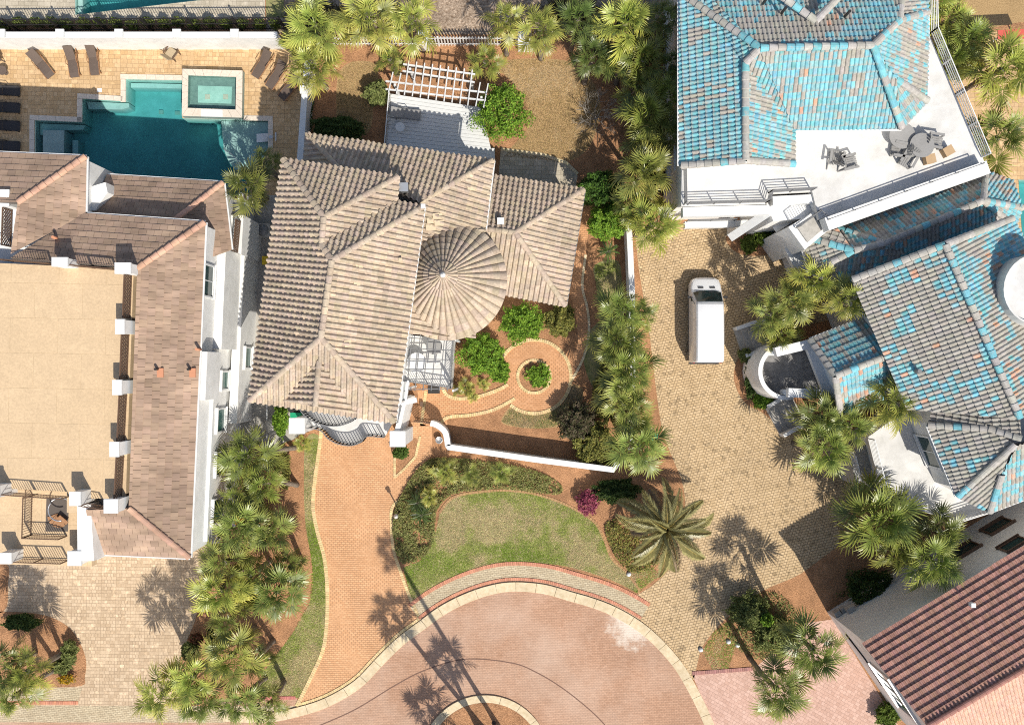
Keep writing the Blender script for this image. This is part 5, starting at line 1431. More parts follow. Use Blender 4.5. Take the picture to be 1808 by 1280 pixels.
GT = 'fan palms of the planting beds'
PALMS = [
 # top strip, left to right
 ('yellow green fan palm over the end of the black iron fence', 556,44,62,5.0,YELG,28), ('fan palm second from the left behind the picket fence', 652,38,60,5.0,YELG,28),
 ('fan palm above the white pillar of the picket fence', 727,40,50,4.6,YELG,24), ('fan palm at the corner of pool wall and back yard', 552,118,50,4.0,YELG,26),
 ('fan palm squeezed between the corner palm and the iron fence palm', 520,75,30,3.4,GREEN_A,16),
 ('small fan palm left of the white pergola', 688,104,29,2.4,YELG,18), ('small fan palm right of the white pergola', 857,110,33,2.6,YELG,20),
 ('fan palm with leaning trunk at the right half of the picket fence', 893,36,40,4.8,YELG,22,(894,97)), ('fan palm with bare trunk at the right end of the picket fence', 953,52,46,4.6,YELG,24,(955,104)),
 # column along the blue house, top to bottom
 ('dark fan palm at the top left of the blue house palm row', 1020,34,44,5.2,GREEN_B,22), ('large bright fan palm at the top of the blue house palm row', 1103,42,58,6.2,YELG,28),
 ('shaded fan palm touching the blue roof at the top edge', 1172,32,42,5.6,GREEN_B,22), ('dark fan palm left side of the row, above the bare shrub', 1046,100,42,4.6,GREEN_B,22),
 ('fan palm in the row level with the blue roof corner', 1136,106,46,5.4,GREEN_A,24), ('fan palm under the blue roof eave, half hidden', 1188,118,34,4.8,GREEN_B,18),
 ('fan palm in the row just above the bare shrub', 1128,154,40,4.8,GREEN_A,22), ('broad fan palm in the row right of the bare shrub', 1144,202,56,5.6,GREEN_A,28),
 ('shaded fan palm between the row and the blue eave, upper one', 1174,168,42,5.2,GREEN_A,22), ('shaded fan palm between the row and the blue eave, lower one', 1172,236,42,5.0,GREEN_A,22), ('dark fan palm left of the row, beside the bare shrub', 1094,98,36,4.4,GREEN_B,20),
 ('fan palm in the row below the bare shrub', 1140,252,40,5.0,GREEN_A,20), ('broad fan palm in the row beside the white deck corner', 1138,300,54,5.6,YELG,28),
 ('fan palm by the white deck, second lowest of its row', 1120,362,42,4.4,GREEN_A,22), ('lowest fan palm of the row, over the top of the driveway wall', 1152,396,52,5.0,YELG,26),
 ('topmost fan palm of the driveway wall row', 1099,548,48,5.0,GREEN_A,24), ('small fan palm leaning over the driveway wall', 1134,556,30,4.0,GREEN_A,16),
 ('fan palm second from the top in the driveway wall row', 1092,606,52,5.0,GREEN_A,26), ('fan palm third from the top in the driveway wall row', 1110,654,54,5.2,GREEN_A,26),
 ('fan palm above the green bin in the driveway wall row', 1102,712,50,5.0,GREEN_A,24), ('fan palm nearest the green bin', 1120,738,42,4.4,GREEN_A,20),
 ('lowest fan palm of the driveway wall row at the wall corner', 1128,788,55,5.0,GREEN_A,26),
 # right cluster north of the porch
 ('upper fan palm of the trio beside the grey tile roof', 1440,496,50,5.6,YELG,26), ('left fan palm of the trio above the curved porch', 1398,530,46,5.4,GREEN_A,24), ('right fan palm of the trio, over the tile roof edge', 1496,528,46,6.4,YELG,24),
 ('fan palm hanging over the upper porch stair', 1364,556,40,4.6,GREEN_A,20), ('low fan palm against the curved porch', 1378,590,40,4.0,YELG,20),
 ('fan palm below the porch stair, left of its cluster', 1452,738,50,5.4,GREEN_A,26), ('fan palm in the middle of the cluster below the porch', 1500,752,46,5.6,GREEN_A,22),
 ('fan palm overlapping the blue porch roof', 1580,706,54,6.8,YELG,26), ('lowest fan palm of the cluster below the porch', 1454,790,52,5.2,GREEN_A,26),
 ('huge fan palm below the white deck', 1552,916,70,5.6,GREEN_A,34), ('fan palm right of the huge one against the pale wall', 1662,940,48,5.4,GREEN_A,24), ('fan palm over the red tile eave', 1646,990,54,6.0,GREEN_A,26), ('fan palm below the huge one, over dark shrubs', 1580,972,46,5.0,GREEN_A,22),
 # lower right
 ('upper fan palm over the round green shrubs', 1436,1146,56,6.4,GREEN_A,26), ('lower fan palm over the pink driveway', 1372,1218,54,6.0,GREEN_A,26),
 # left column between driveway and left house, top to bottom
 ('topmost fan palm of the bed beside the left house', 436,806,54,4.6,GREEN_A,26,(522,790)), ('fan palm with curved trunk second in the bed beside the left house', 466,852,46,4.2,GREEN_A,22,(524,856)), ('small fan palm against the left house wall above the orange flower', 418,878,34,4.8,GREEN_A,18),
 ('fan palm below the orange flower', 424,928,52,5.0,GREEN_A,26), ('fan palm right of the orange flower palm', 474,936,48,4.4,GREEN_A,24),
 ('fan palm at the upper left of the driveway palm thicket', 396,994,48,5.2,GREEN_A,24), ('fan palm at the left edge of the driveway palm thicket', 388,1044,50,5.4,YELG,26), ('small fan palm in the middle of the driveway palm thicket', 440,1016,36,4.4,GREEN_A,18),
 ('fan palm at the right side of the driveway palm thicket', 488,1044,54,4.8,GREEN_A,26), ('fan palm with exposed leaning trunk at the right of the thicket', 512,1002,40,4.0,GREEN_A,20), ('fan palm low in the thicket above the red shrub', 404,1096,44,5.0,GREEN_A,22),
 ('fan palm beside the reddish shrub at the driveway edge', 408,1158,54,5.4,YELG,26),
 ('fan palm at the bottom of the thicket, above the gutter strip', 338,1196,48,5.8,YELG,24), ('lowest left fan palm casting its shadow on the pale driveway', 286,1226,48,5.8,YELG,24), ('fan palm at the bottom edge under the thicket', 348,1240,46,5.2,GREEN_A,22),
 ('fan palm at the bottom edge right of the thicket', 420,1240,44,5.0,GREEN_A,22), ('small fan palm beside the mulch at the lower grass strip', 452,1166,34,3.6,GREEN_A,18), ('fan palm at the bottom edge next to the orange driveway', 474,1246,36,4.0,GREEN_A,18),
 ('left fan palm of the mulch bed at the left edge', 10,1178,46,5.2,GREEN_A,24,(62,1152)), ('right fan palm of the mulch bed at the left edge', 48,1186,40,5.2,YELG,22,(112,1152)), ('lowest fan palm of the mulch bed at the left edge', 24,1230,44,4.8,GREEN_A,22),
 ('fan palm at the pool corner beside the tile roofs', 438,328,48,5.2,GREEN_A,26), ('small fan palm at the tanning ledge of the pool', 472,288,30,3.6,GREEN_A,18),
 # top right
 ('fan palm touching the blue roof at the top right', 1642,6,44,5.0,YELG,22), ('fan palm above the shaded rail at the top right', 1678,38,42,4.8,YELG,22), ('fan palm left of the red shelter', 1706,70,50,5.2,GREEN_A,26), ('fan palm beside the white deck rail', 1682,104,44,4.6,GREEN_A,22),
 ('largest fan palm of the top right group', 1772,122,66,6.2,YELG,32), ('lowest fan palm of the top right group', 1762,244,56,5.6,GREEN_A,28),
]
for q in PALMS:
    palm(q[0], q[1], q[2], q[3], q[4], q[5], q[6], q[7] if len(q) > 7 else None, group=GT)
# tall palms of the cul-de-sac island, just below the picture; their shadows cross the road
for lab, cx, cy, z, base, r_ in (('tallest island palm, shadow reaching the front bed', 873,1300,16.6,(890,1296),46), ('leaning island palm with shadow on the orange driveway', 792,1262,9.0,(868,1300),52), ('short island palm with shadow on the road bricks', 856,1289,6.2,(850,1296),46), ('lowest island palm with shadow at the kerb', 812,1346,5.0,(822,1348),48)):
    k = 1/(1 - z/H)
    palm(lab, 904 + (cx-904)*k, 640 + (cy-640)*k, r_, z, GREEN_A, 24, base, group='tall palms of the road island', tr=0.15)
# feather palms
feather_palm('date_palm', 'large date palm with long arching fronds beside the tan driveway', 1176,932,92,3.4,24,FEATH,(0.33,0.30,0.12),0.34,dead=8,lo=-10)
feather_palm('sago_palm', 'dark sago palm in the ground cover by the driveway', 738,886,26,0.7,22,SAGO,(0.07,0.11,0.03),0.16)
feather_palm('sago_palm', 'second sago palm, lower right of the dark one', 744,908,24,0.6,20,SAGO,(0.09,0.15,0.035),0.15)
feather_palm('sago_palm', 'sago palm on mulch beside the east path', 1074,444,24,0.8,18,SAGO,(0.10,0.17,0.04),0.14)
for lab, px, py, rr, tn in (('bright low palmetto at the white wall, left one', 786,832,26,YELG), ('low palmetto in the ground cover, middle one', 832,838,20,GREEN_A), ('low palmetto under the white wall, right one', 884,836,22,GREEN_A), ('yellow green palmetto beside the sago palms', 758,876,18,YELG),
        ('bright palmetto in the bed south of the round shrubs', 822,684,18,YELG), ('second palmetto in the bed south of the round shrubs', 853,678,14,YELG), ('palmetto spilling over the garden path edge', 834,698,12,YELG), ('small palmetto at the left end of the path bed', 806,690,11,YELG),
        ('palmetto at the foot of the left balcony pillar', 534,782,16,YELG), ('dark palm on mulch below the white pergola', 640,44,10,GREEN_B)):
    palm(lab, px, py, rr, 0.85, tn, 18, name='palmetto', group='low palmettos in the beds', tr=0.07, dead=0, lo=-5)

# ------------------------------------------------------------------ shrubs, ground cover, grass
def leaves(mb, pts, size, cols, up=0.5, g=R):
    for p in pts:
        n = Vector((g.gauss(0, 1), g.gauss(0, 1), g.gauss(0, 1) + up*2)).normalized()
        a = n.cross(Vector((g.uniform(-1, 1), g.uniform(-1, 1), 0.2))).normalized(); b = n.cross(a)
        s = size*g.uniform(0.6, 1.25); c = jit(g.choice(cols), 0.28, g)
        mb.add([p - a*s, p - b*s*0.42, p + a*s, p + b*s*0.42], [(0, 1, 2, 3)], c)
def shrub(name, label, px, py, rx, ry, h, cols, n=None, size=0.09, group=None, cat='shrub', lump=0.3, z0=0.1):
    c = P(px, py, h*0.6); root = thing(name, label, cat, (c.x, c.y, 0), 0, group)
    k = MPP*(1 - h*0.6/H); ax, ay, az = rx*k, ry*k, h*0.55
    n = n or int(min(8000, 1250*(ax*ay*3.2 + (ax+ay)*az)))
    o = R.uniform(0, 50); pts = []
    for _ in range(n):
        d = Vector((R.gauss(0, 1), R.gauss(0, 1), R.gauss(0, 1)))
        d.normalize()
        if d.z < -0.35: d.z = -d.z
        f = (1 - lump*0.6) + lump*1.5*noise.noise(d*2.3 + Vector((o, o, o))) + lump*0.8*noise.noise(d*5 + Vector((o, 0, o)))
        f *= R.uniform(0.35, 1.0)**0.33
        pts.append(Vector((d.x*ax*f, d.y*ay*f, max(0.06, h*0.5 + z0 + d.z*az*f))))
    mb = MB(); leaves(mb, pts, size, cols); mb.build('foliage', MAT['leaf'], root, local=True)
    st = MB()
    for i in range(5):
        a = 6.28*i/5 + R.uniform(-0.4, 0.4); st.tube([(0.05*math.cos(a), 0.05*math.sin(a), 0), (ax*0.3*math.cos(a), ay*0.3*math.sin(a), h*0.45), (ax*0.6*math.cos(a), ay*0.6*math.sin(a), h*0.75)], [0.045, 0.03, 0.012], 5)
    st.build('stems', MAT['bark'], root, local=True)
    return root
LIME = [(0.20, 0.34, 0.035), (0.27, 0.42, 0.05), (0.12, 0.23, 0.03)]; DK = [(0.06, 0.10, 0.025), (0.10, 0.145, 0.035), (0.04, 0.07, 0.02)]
OLV = [(0.25, 0.25, 0.06), (0.34, 0.31, 0.08), (0.16, 0.17, 0.05)]; SAGE = [(0.21, 0.24, 0.075), (0.27, 0.30, 0.10), (0.14, 0.17, 0.05)]; BRN = [(0.12, 0.10, 0.06), (0.17, 0.13, 0.08), (0.09, 0.10, 0.04)]
for a in (
 ('glossy green tree crown right of the white deck', 886,200,54,56,3.4,LIME), ('rounded hedge shrub left of the white deck', 664,165,24,24,1.6,SAGE), ('dark shrub mass behind the beige roof edge', 600,226,52,24,1.9,DK),
 ('bright green shrub below the conical roof, upper right', 922,570,42,38,2.0,LIME), ('bright green shrub below the conical roof, larger left one', 853,625,42,42,2.0,LIME), ('small bright shrub lobe beside the garden court', 882,655,20,24,1.4,LIME),
 ('thin olive shrub beside the narrow east path', 990,565,28,34,1.8,OLV), ('dark reddish shrub beside the faded grass crescent', 1020,744,38,38,2.0,BRN), ('olive yellow shrub at the wall corner', 1052,786,42,42,1.8,OLV),
 ('dark green clipped shrub below the wall corner', 1086,866,46,24,1.5,DK), ('dark green tree crown at the east wing roof corner', 1062,335,46,36,3.2,[(0.07,0.14,0.03),(0.11,0.21,0.03),(0.05,0.10,0.02)]), ('lower green tree crown beside the east wing', 1072,392,38,34,3.0,LIME),
 ('round clipped bush at the right balcony pillar', 708,799,16,12,1.0,[(0.09,0.15,0.03),(0.12,0.19,0.04)]), ('leafy bush at the side yard beside the left pillar', 496,742,14,30,1.6,LIME), ('large round shrub under the lower right palms', 1370,1120,44,38,1.7,SAGE),
 ('sage shrub near the tan driveway edge', 1322,1080,40,36,1.5,SAGE), ('bright leafy tuft on the lower right shrub', 1352,1092,12,12,2.2,LIME),
 ('dark shaded shrub mass along the pale wall', 1540,1040,56,38,1.8,DK), ('green shrub at the foot of the arched window', 1566,1262,22,24,1.0,[(0.12,0.18,0.03),(0.17,0.24,0.04)]),
 ('shaded green shrub under the sloping beam, left', 1322,432,16,18,1.0,[(0.12,0.17,0.03),(0.17,0.22,0.04)]), ('shaded green shrub under the sloping beam, right', 1346,418,18,16,1.2,[(0.14,0.2,0.03),(0.2,0.27,0.05)]),
 ('dark clipped hedge curving round the porch', 1326,668,12,40,1.2,DK), ('bright shrub at the foot of the porch stair', 1346,706,18,18,0.9,LIME), ('green shrub at the upper porch stair', 1316,628,14,14,0.9,SAGE),
 ('dark green shrub in the left edge mulch bed', 36,1098,34,16,1.0,DK), ('green shrub between the left bed trunks', 124,1150,14,26,0.9,SAGE), ('green clump at the right rim of the left bed', 108,1176,22,14,0.8,SAGE),
 ('reddish shrub at the driveway palm thicket', 348,1126,14,10,0.9,[(0.16,0.06,0.04),(0.22,0.09,0.05),(0.1,0.08,0.03)]), ('green shrub below the reddish shrub', 338,1148,18,20,1.0,SAGE),
 ('leafy shrub behind the palms at the left house', 500,830,14,40,1.2,OLV), ('dark shrub under the thicket palms', 436,1050,26,30,1.0,DK), ('dark foliage under the left house palms', 446,890,20,30,0.9,DK), ('dark foliage low in the thicket', 380,1130,20,24,0.9,DK),
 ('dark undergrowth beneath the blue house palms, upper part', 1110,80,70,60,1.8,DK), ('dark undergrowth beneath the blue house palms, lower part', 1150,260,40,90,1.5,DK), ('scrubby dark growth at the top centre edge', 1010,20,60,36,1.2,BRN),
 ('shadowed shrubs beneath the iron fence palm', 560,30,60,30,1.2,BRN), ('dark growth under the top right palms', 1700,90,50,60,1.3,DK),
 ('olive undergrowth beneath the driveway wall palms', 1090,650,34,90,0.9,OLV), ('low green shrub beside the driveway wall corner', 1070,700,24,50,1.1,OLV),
):
    shrub('shrub', *a[0:1], *a[1:], group=None)
shrub('azalea', 'pink flowering azalea at the right end of the front lawn', 1038,886,22,26,1.2,[(0.36,0.07,0.13),(0.48,0.15,0.2),(0.25,0.05,0.09)],2600,0.07)
shrub('flower_clump', 'yellow flowering clump in the left mulch bed', 118,1198,18,10,0.5,[(0.65,0.36,0.02),(0.5,0.3,0.02),(0.2,0.2,0.04)],700,0.07, cat='flowers')
shrub('flower_clump', 'orange flower beside the left house palms', 443,905,6,9,4.8,[(0.7,0.25,0.01),(0.6,0.32,0.02)],160,0.07, cat='flowers', z0=1.5)
shrub('flower_clump', 'ring of green lilies in the round planter', 950,664,24,24,0.5,LIME,900,0.12, cat='plant')
# bare grey shrub in the back yard
bs = G(1052,210); root = thing('bare_shrub', 'leafless grey shrub in the shaded back yard', 'shrub', bs)
mb = MB()
def twig(p, d, L, r, lv):
    q = p + d*L; mb.tube([p, p.lerp(q, 0.5) + Vector((R.uniform(-1,1), R.uniform(-1,1), R.uniform(-1,1)))*L*0.06, q], [r, r*0.8, r*0.55], 4, cap=False)
    if lv:
        for _ in range(3):
            twig(q, (d + Vector((R.uniform(-0.8,0.8), R.uniform(-0.8,0.8), R.uniform(-0.3,0.6)))).normalized(), L*R.uniform(0.6, 0.85), r*0.6, lv-1)
for i in range(7):
    a = 6.28*i/7; twig(bs + Vector((0, 0, 0)), Vector((math.cos(a)*0.7, math.sin(a)*0.7, 0.8)).normalized(), 0.75, 0.035, 4)
mb.build('branches', MAT['deadwood'], root)
# hedge plants between the iron fence and the white wall
for i, x in enumerate(range(8, 500, 28)):
    nth = ['first','second','third','fourth','fifth','sixth','seventh','eighth','ninth','tenth','eleventh','twelfth','thirteenth','fourteenth','fifteenth','sixteenth','seventeenth','eighteenth'][i]
    shrub('hedge_plant', nth + ' hedge plant from the left behind the iron fence', x + R.uniform(-3, 3), 42 + R.uniform(-2, 3), 13, 9, 1.1, [(0.15,0.19,0.035),(0.2,0.25,0.05),(0.08,0.11,0.03)], 420, 0.09, group='hedge plants along the iron fence')

def scatter(poly, n):
    q = [G(*p) for p in poly]; x0 = min(p.x for p in q); x1 = max(p.x for p in q); y0 = min(p.y for p in q); y1 = max(p.y for p in q)
    pp = [(p.x, p.y) for p in q]; out = []
    while len(out) < n:
        x = R.uniform(x0, x1); y = R.uniform(y0, y1)
        if inpoly(x, y, pp): out.append((x, y))
    return out
def groundcover(label, poly, n, h, cols, size=0.075):
    mb = MB(); pts = []
    for x, y in scatter(poly, n):
        k = 0.6 + 0.7*noise.noise(Vector((x*0.9, y*0.9, 0))) + 0.3*noise.noise(Vector((x*3, y*3, 2)))
        if k < 0.32 and R.random() < 0.75: continue
        pts.append(Vector((x, y, max(0.03, h*k*R.uniform(0.5, 1.1)))))
    leaves(mb, pts, size, cols, 0.8)
    return tag(mb.build('ground_cover', MAT['leaf']), label, 'ground cover', None, 'stuff')
GC1 = spline([(705,880),(750,815),(800,808),(850,812),(905,820),(960,836),(992,858),(985,872),(940,868),(890,862),(850,864),(800,872),(772,900),(766,955),(745,984),(712,994),(697,960),(695,920)], 4, True)
groundcover('clipped olive green ground cover curving along the front lawn', GC1, 19000, 0.45, [(0.27,0.28,0.09),(0.34,0.34,0.12),(0.19,0.21,0.06),(0.24,0.22,0.08)])
groundcover('low green cover under the date palm', spline([(1068,925),(1110,915),(1150,950),(1165,990),(1120,1010),(1085,980)], 4, True), 3600, 0.4, OLV)
groundcover('low dark cover below the lower right palms', spline([(1285,1092),(1330,1050),(1380,1050),(1420,1110),(1400,1160),(1330,1160),(1290,1130)], 4, True), 3500, 0.4, SAGE)
groundcover('ivy like cover beside the pool wall', [(545,175),(556,175),(548,320),(536,320)], 1200, 0.7, DK)
BARE = [(G(872,930).x, G(872,930).y, 1.1, 0.9), (G(1015,985).x, G(1015,985).y, 1.3, 0.8), (G(800,955).x, G(800,955).y, 0.9, 0.5), (G(850,990).x, G(850,990).y, 1.0, 0.5), (G(1080,1020).x, G(1080,1020).y, 1.3, 0.6), (G(540,1160).x, G(540,1160).y, 1.6, 0.7), (G(545,830).x, G(545,830).y, 1.2, 0.5)]
def grass(label, poly, n, cols, h=0.05):
    mb = MB()
    for x, y in scatter(poly, n):
        k = noise.noise(Vector((x*0.35, y*0.35, 0)))*0.8 + noise.noise(Vector((x*1.6, y*1.6, 4)))*0.4 - 0.05
        for bx, by, br, ba in BARE:
            k -= ba*math.exp(-((x-bx)**2 + (y-by)**2)/(br*br))
        c = cols[0] if k > 0.12 + R.uniform(-0.25, 0.25) else (cols[1] if k > -0.25 + R.uniform(-0.2, 0.2) else cols[2])
        c = jit(c, 0.25); a = R.uniform(0, 6.28); w = 0.022; l = R.uniform(0.5, 1.2)*h
        dx, dy = math.cos(a), math.sin(a); t = R.uniform(0, 0.06)
        mb.add([(x - dy*w, y + dx*w, 0.006), (x + dy*w, y - dx*w, 0.006), (x + dx*(t+0.03), y + dy*(t+0.03), l + 0.01)], [(0, 1, 2)], c)
    return tag(mb.build('grass', MAT['grass']), label, 'grass', None, 'stuff')
GG = [(0.24, 0.33, 0.045), (0.38, 0.41, 0.11), (0.58, 0.47, 0.25)]
grass('patchy green grass blades of the curved front lawn', LAWN, 42000, GG)
STRIP = [(540,775),(566,775),(556,850),(553,895),(561,940),(573,985),(578,1040),(577,1100),(570,1148),(548,1198),(530,1230),(450,1232),(470,1180),(515,1120),(548,1060),(552,1000),(540,930),(537,860)]
grass('green grass blades of the strip beside the orange driveway', STRIP, 15000, GG)
grass('straw coloured grass of the back lawn', [(878,118),(905,106),(960,104),(1010,112),(1050,150),(1060,200),(1040,260),(1000,286),(945,282),(890,276),(930,230),(925,170)], 16000, [(0.46,0.33,0.16),(0.4,0.28,0.13),(0.52,0.39,0.22)])
grass('straw coloured grass beside the white deck', [(598,130),(622,110),(660,112),(668,140),(660,180),(650,235),(600,230),(594,180)], 6000, [(0.46,0.33,0.16),(0.4,0.28,0.13),(0.52,0.39,0.22)])
grass('thin grass of the crescent below the round court', [(885,745),(905,715),(925,728),(960,730),(995,712),(1008,680),(1030,690),(1020,730),(1000,750),(960,756),(920,755)], 5000, [(0.28,0.28,0.1),(0.36,0.3,0.15),(0.42,0.32,0.19)])
grass('thin grass beside the white driveway wall', [(1050,468),(1092,462),(1097,520),(1090,560),(1060,540),(1052,500)], 2500, GG)
grass('sparse grass at the corner below the sidewalk end', [(1105,1012),(1150,1000),(1165,1015),(1130,1042)], 1400, GG)
grass('green grass patch at the foot of the right driveway', [(1240,1150),(1262,1112),(1288,1095),(1300,1140),(1285,1180),(1258,1182)], 2200, GG)
# ------------------------------------------------------------------ white deck with pergola
dk = thing('wooden_deck', 'white boarded deck in the back yard, half in shade', 'deck', G(770,220))
DZ = 0.6
d0, d1, d2, d3 = P(691,166,DZ), P(850,190,DZ), P(872,286,DZ), P(682,268,DZ)
nb = 15
for i in range(nb):
    t0 = i/nb + 0.0022; t1 = (i+1)/nb - 0.0022
    MB().slab([d0.lerp(d3, t0), d1.lerp(d2, t0), d1.lerp(d2, t1), d0.lerp(d3, t1)][::-1], 0.05).build('board', MAT['whitewood'], dk)
MB().slab([q - Vector((0,0,0.08)) for q in (d3, d2, d1, d0)], 0.5).build('substructure', MAT['under'], dk)
railing(dk, [P(690,170,DZ), P(682,262,DZ)], 0.9, 'trim', 0.13, 0.03)
for i in range(3):
    MB().slab([P(856 + 6*i, 262, DZ - 0.02), P(861 + 6*i, 262, DZ - 0.02), P(862 + 6*i, 284, DZ - 0.02), P(857 + 6*i, 284, DZ - 0.02)], 0.1).build('step', MAT['whitewood'], dk)
pg = thing('pergola', 'white slatted pergola at the head of the deck', 'pergola', G(770,160))
PZ = 2.9
for a, b in (((712,114),(839,132)),((711,126),(838,146)),((681,144),(858,164)),((681,158),(858,178))):
    MB().bar(P(*a, PZ), P(*b, PZ), 0.09, 0.13).build('beam', MAT['whitewood'], pg)
for i in range(13):
    x = 690 + 14*i
    ys = 104 if 2 <= i <= 10 else 128
    top = P(x + 4 + (0 if 2 <= i <= 10 else 0), ys + 2.0*(i) - (4 if i > 10 else 0), PZ + 0.11); bot = P(x - 4, 160 + 2.2*i + 4, PZ + 0.11)
    MB().bar(top, bot, 0.065, 0.1).build('slat', MAT['whitewood'], pg)
for q in ((697,150),(850,172),(724,122),(832,138)):
    p = P(*q, PZ - 0.06); MB().box((p.x, p.y, (PZ - 0.06)/2), (0.13, 0.13, PZ - 0.06)).build('post', MAT['whitewood'], pg)
# folding chair under the pergola
# ------------------------------------------------------------------ loungers
def make_lounger(mat, frame, label):
    t = thing('sun_lounger', label, 'sun lounger', (0, 0, 0))
    zz = 0.32
    MB().bar((-0.95, 0.31, zz), (0.95, 0.31, zz), 0.05, 0.06).build('frame_rail', MAT[frame], t, local=True)
    MB().bar((-0.95, -0.31, zz), (0.95, -0.31, zz), 0.05, 0.06).build('frame_rail', MAT[frame], t, local=True)
    m = MB()
    prof = [(-0.97, 0.27), (-0.7, 0.36), (-0.3, 0.38), (0.12, 0.36)]
    vs = [(x, y, z) for x, z in prof for y in (-0.29, 0.29)] + [(x, y, z - 0.05) for x, z in prof for y in (-0.29, 0.29)]
    k = len(prof)
    m.add(vs, [(2*i, 2*i+1, 2*i+3, 2*i+2) for i in range(k-1)] + [(2*k+2*i, 2*k+2*i+2, 2*k+2*i+3, 2*k+2*i+1) for i in range(k-1)] + [(2*i, 2*i+2, 2*k+2*i+2, 2*k+2*i) for i in range(k-1)] + [(2*i+1, 2*k+2*i+1, 2*k+2*i+3, 2*i+3) for i in range(k-1)] + [(0, 2*k, 2*k+1, 1)])
    m.build('seat', MAT[mat], t, local=True)
    m = MB(); m.bar((0.13, 0, 0.36), (0.88, 0, 0.86), 0.58, 0.05); m.build('backrest', MAT[mat], t, local=True)
    for sx in (-0.8, 0.62):
        for sy in (-0.31, 0.31): MB().box((sx, sy, 0.15), (0.05, 0.05, 0.3)).build('leg', MAT[frame], t, local=True)
    for sy in (-0.34, 0.34):
        a = MB(); a.tube([(-0.15, sy, 0.33), (-0.1, sy, 0.56), (0.35, sy, 0.58), (0.6, sy, 0.33)], 0.025, 5); a.build('armrest', MAT[frame], t, local=True)
    return t
def put(t, px, py, deg, label, group, z=0.01):
    p = P(px, py, 0.35); M = Matrix.Translation((p.x, p.y, z)) @ Matrix.Rotation(rad(deg), 4, 'Z')
    c = copy_tree(t, M); c['label'] = label; c['group'] = group
    return c
protos = []
lb = make_lounger('wicker', 'teak', 'x'); protos.append(lb)
LG = 'loungers round the pool'
for px, py, dg, lab in ((73,114,128,'brown lounger set diagonally, leftmost against the white wall'), (128,110,98,'upright brown lounger, left of the pair by the white wall'), (165,106,95,'upright brown lounger, right of the pair by the white wall'),
        (464,114,57,'brown lounger right of the spa, nearest the white wall'), (489,133,55,'middle brown lounger of the three right of the spa'), (513,154,50,'brown lounger half in shade, lowest of three right of the spa')):
    put(lb, px, py, dg, lab, LG)
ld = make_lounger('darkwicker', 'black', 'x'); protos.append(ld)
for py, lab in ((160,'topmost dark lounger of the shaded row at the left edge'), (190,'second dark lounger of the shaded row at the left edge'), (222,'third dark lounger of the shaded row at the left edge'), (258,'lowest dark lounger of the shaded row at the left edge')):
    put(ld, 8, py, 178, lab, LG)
lg = make_lounger('greywood', 'railgrey', 'x'); protos.append(lg)
put(lg, 718, 206, 176, 'grey lounger on the shaded part of the white deck', LG, DZ)
for t in protos:
    for ch_ in list(t.children): bpy.data.objects.remove(ch_, do_unlink=True)
    bpy.data.objects.remove(t, do_unlink=True)
# beige armchair and side tables by the pool
def arm_chair(label, c, rz, mat, frame, w=0.66, name='arm_chair'):
    M = Matrix.Translation(c) @ Matrix.Rotation(rz, 4, 'Z'); t = thing(name, label, 'chair', c, rz)
    MB().box((0, 0, 0.40), (w, 0.62, 0.06)).build('seat', MAT[mat], t, local=True)
    m = MB(); m.bar((0, -0.28, 0.42), (0, -0.52, 0.95), w, 0.05); m.build('backrest', MAT[mat], t, local=True)
    for sx in (-1, 1):
        MB().bar((sx*(w/2 + 0.03), -0.3, 0.62), (sx*(w/2 + 0.03), 0.36, 0.6), 0.07, 0.04).build('armrest', MAT[frame], t, local=True)
        for sy in (-0.26, 0.3): MB().box((sx*(w/2 + 0.02), sy, 0.3), (0.05, 0.05, 0.6)).build('leg', MAT[frame], t, local=True)
    return t
arm_chair('beige armchair tilted on the pool deck near the wall', P(304,96,0.3) - Vector((0,0,0.3)) + Vector((0,0,0.01)), rad(-35), 'beige', 'bronze')
round_table('round wicker table at the left edge of the pool deck', P(11,129,0), 0.3, 0.5, 'wicker', 'wicker')
arm_chair('brown wicker chair at the left picture edge by the wall', P(-2,106,0) + Vector((0,0,0.01)), rad(200), 'wicker', 'wicker')
round_table('white round side table on the shaded deck', P(708,228,DZ), 0.3, 0.5, 'trim')
# pool float
fl = thing('pool_float', 'white wavy pool lounger lying on the tanning ledge', 'pool float', G(470,244))
m = MB(); vs = []
for i in range(9):
    t = i/8; x = 453 + 35*t; z = 0.08 + 0.12*math.sin(t*6.0)
    vs += [P(x, 237 - 3*t, z), P(x, 252 - 3*t, z)]
m.add(vs, [(2*i, 2*i+1, 2*i+3, 2*i+2) for i in range(8)], smooth=True); m.build('float_body', MAT['trim'], fl)
m = MB(); c = P(478,242,0.3); m.lathe([(0.16, 0), (0.16, 0.08), (0.1, 0.1), (0, 0.1)], (c.x, c.y, 0.22), 12); m.build('headrest', MAT['silver'], fl)
hr = thing('handrail', 'curved metal handrail of the pool ledge', 'handrail', G(405,278))
pts = [P(x, y, z) for x, y, z in ((394,263,-0.1),(395,263,0.7),(408,272,0.85),(424,288,0.8),(434,303,0.6),(434,303,-0.1))]
m = MB(); m.tube(pts, 0.025, 6); m.build('rail', MAT['silver'], hr)
sk = thing('skimmer_lid', 'pale square skimmer lid on the shaded deck', 'lid', G(176,160)); p = G(176,160); MB().box((p.x, p.y, 0.02), (0.3, 0.26, 0.03)).build('lid', MAT['trim'], sk)

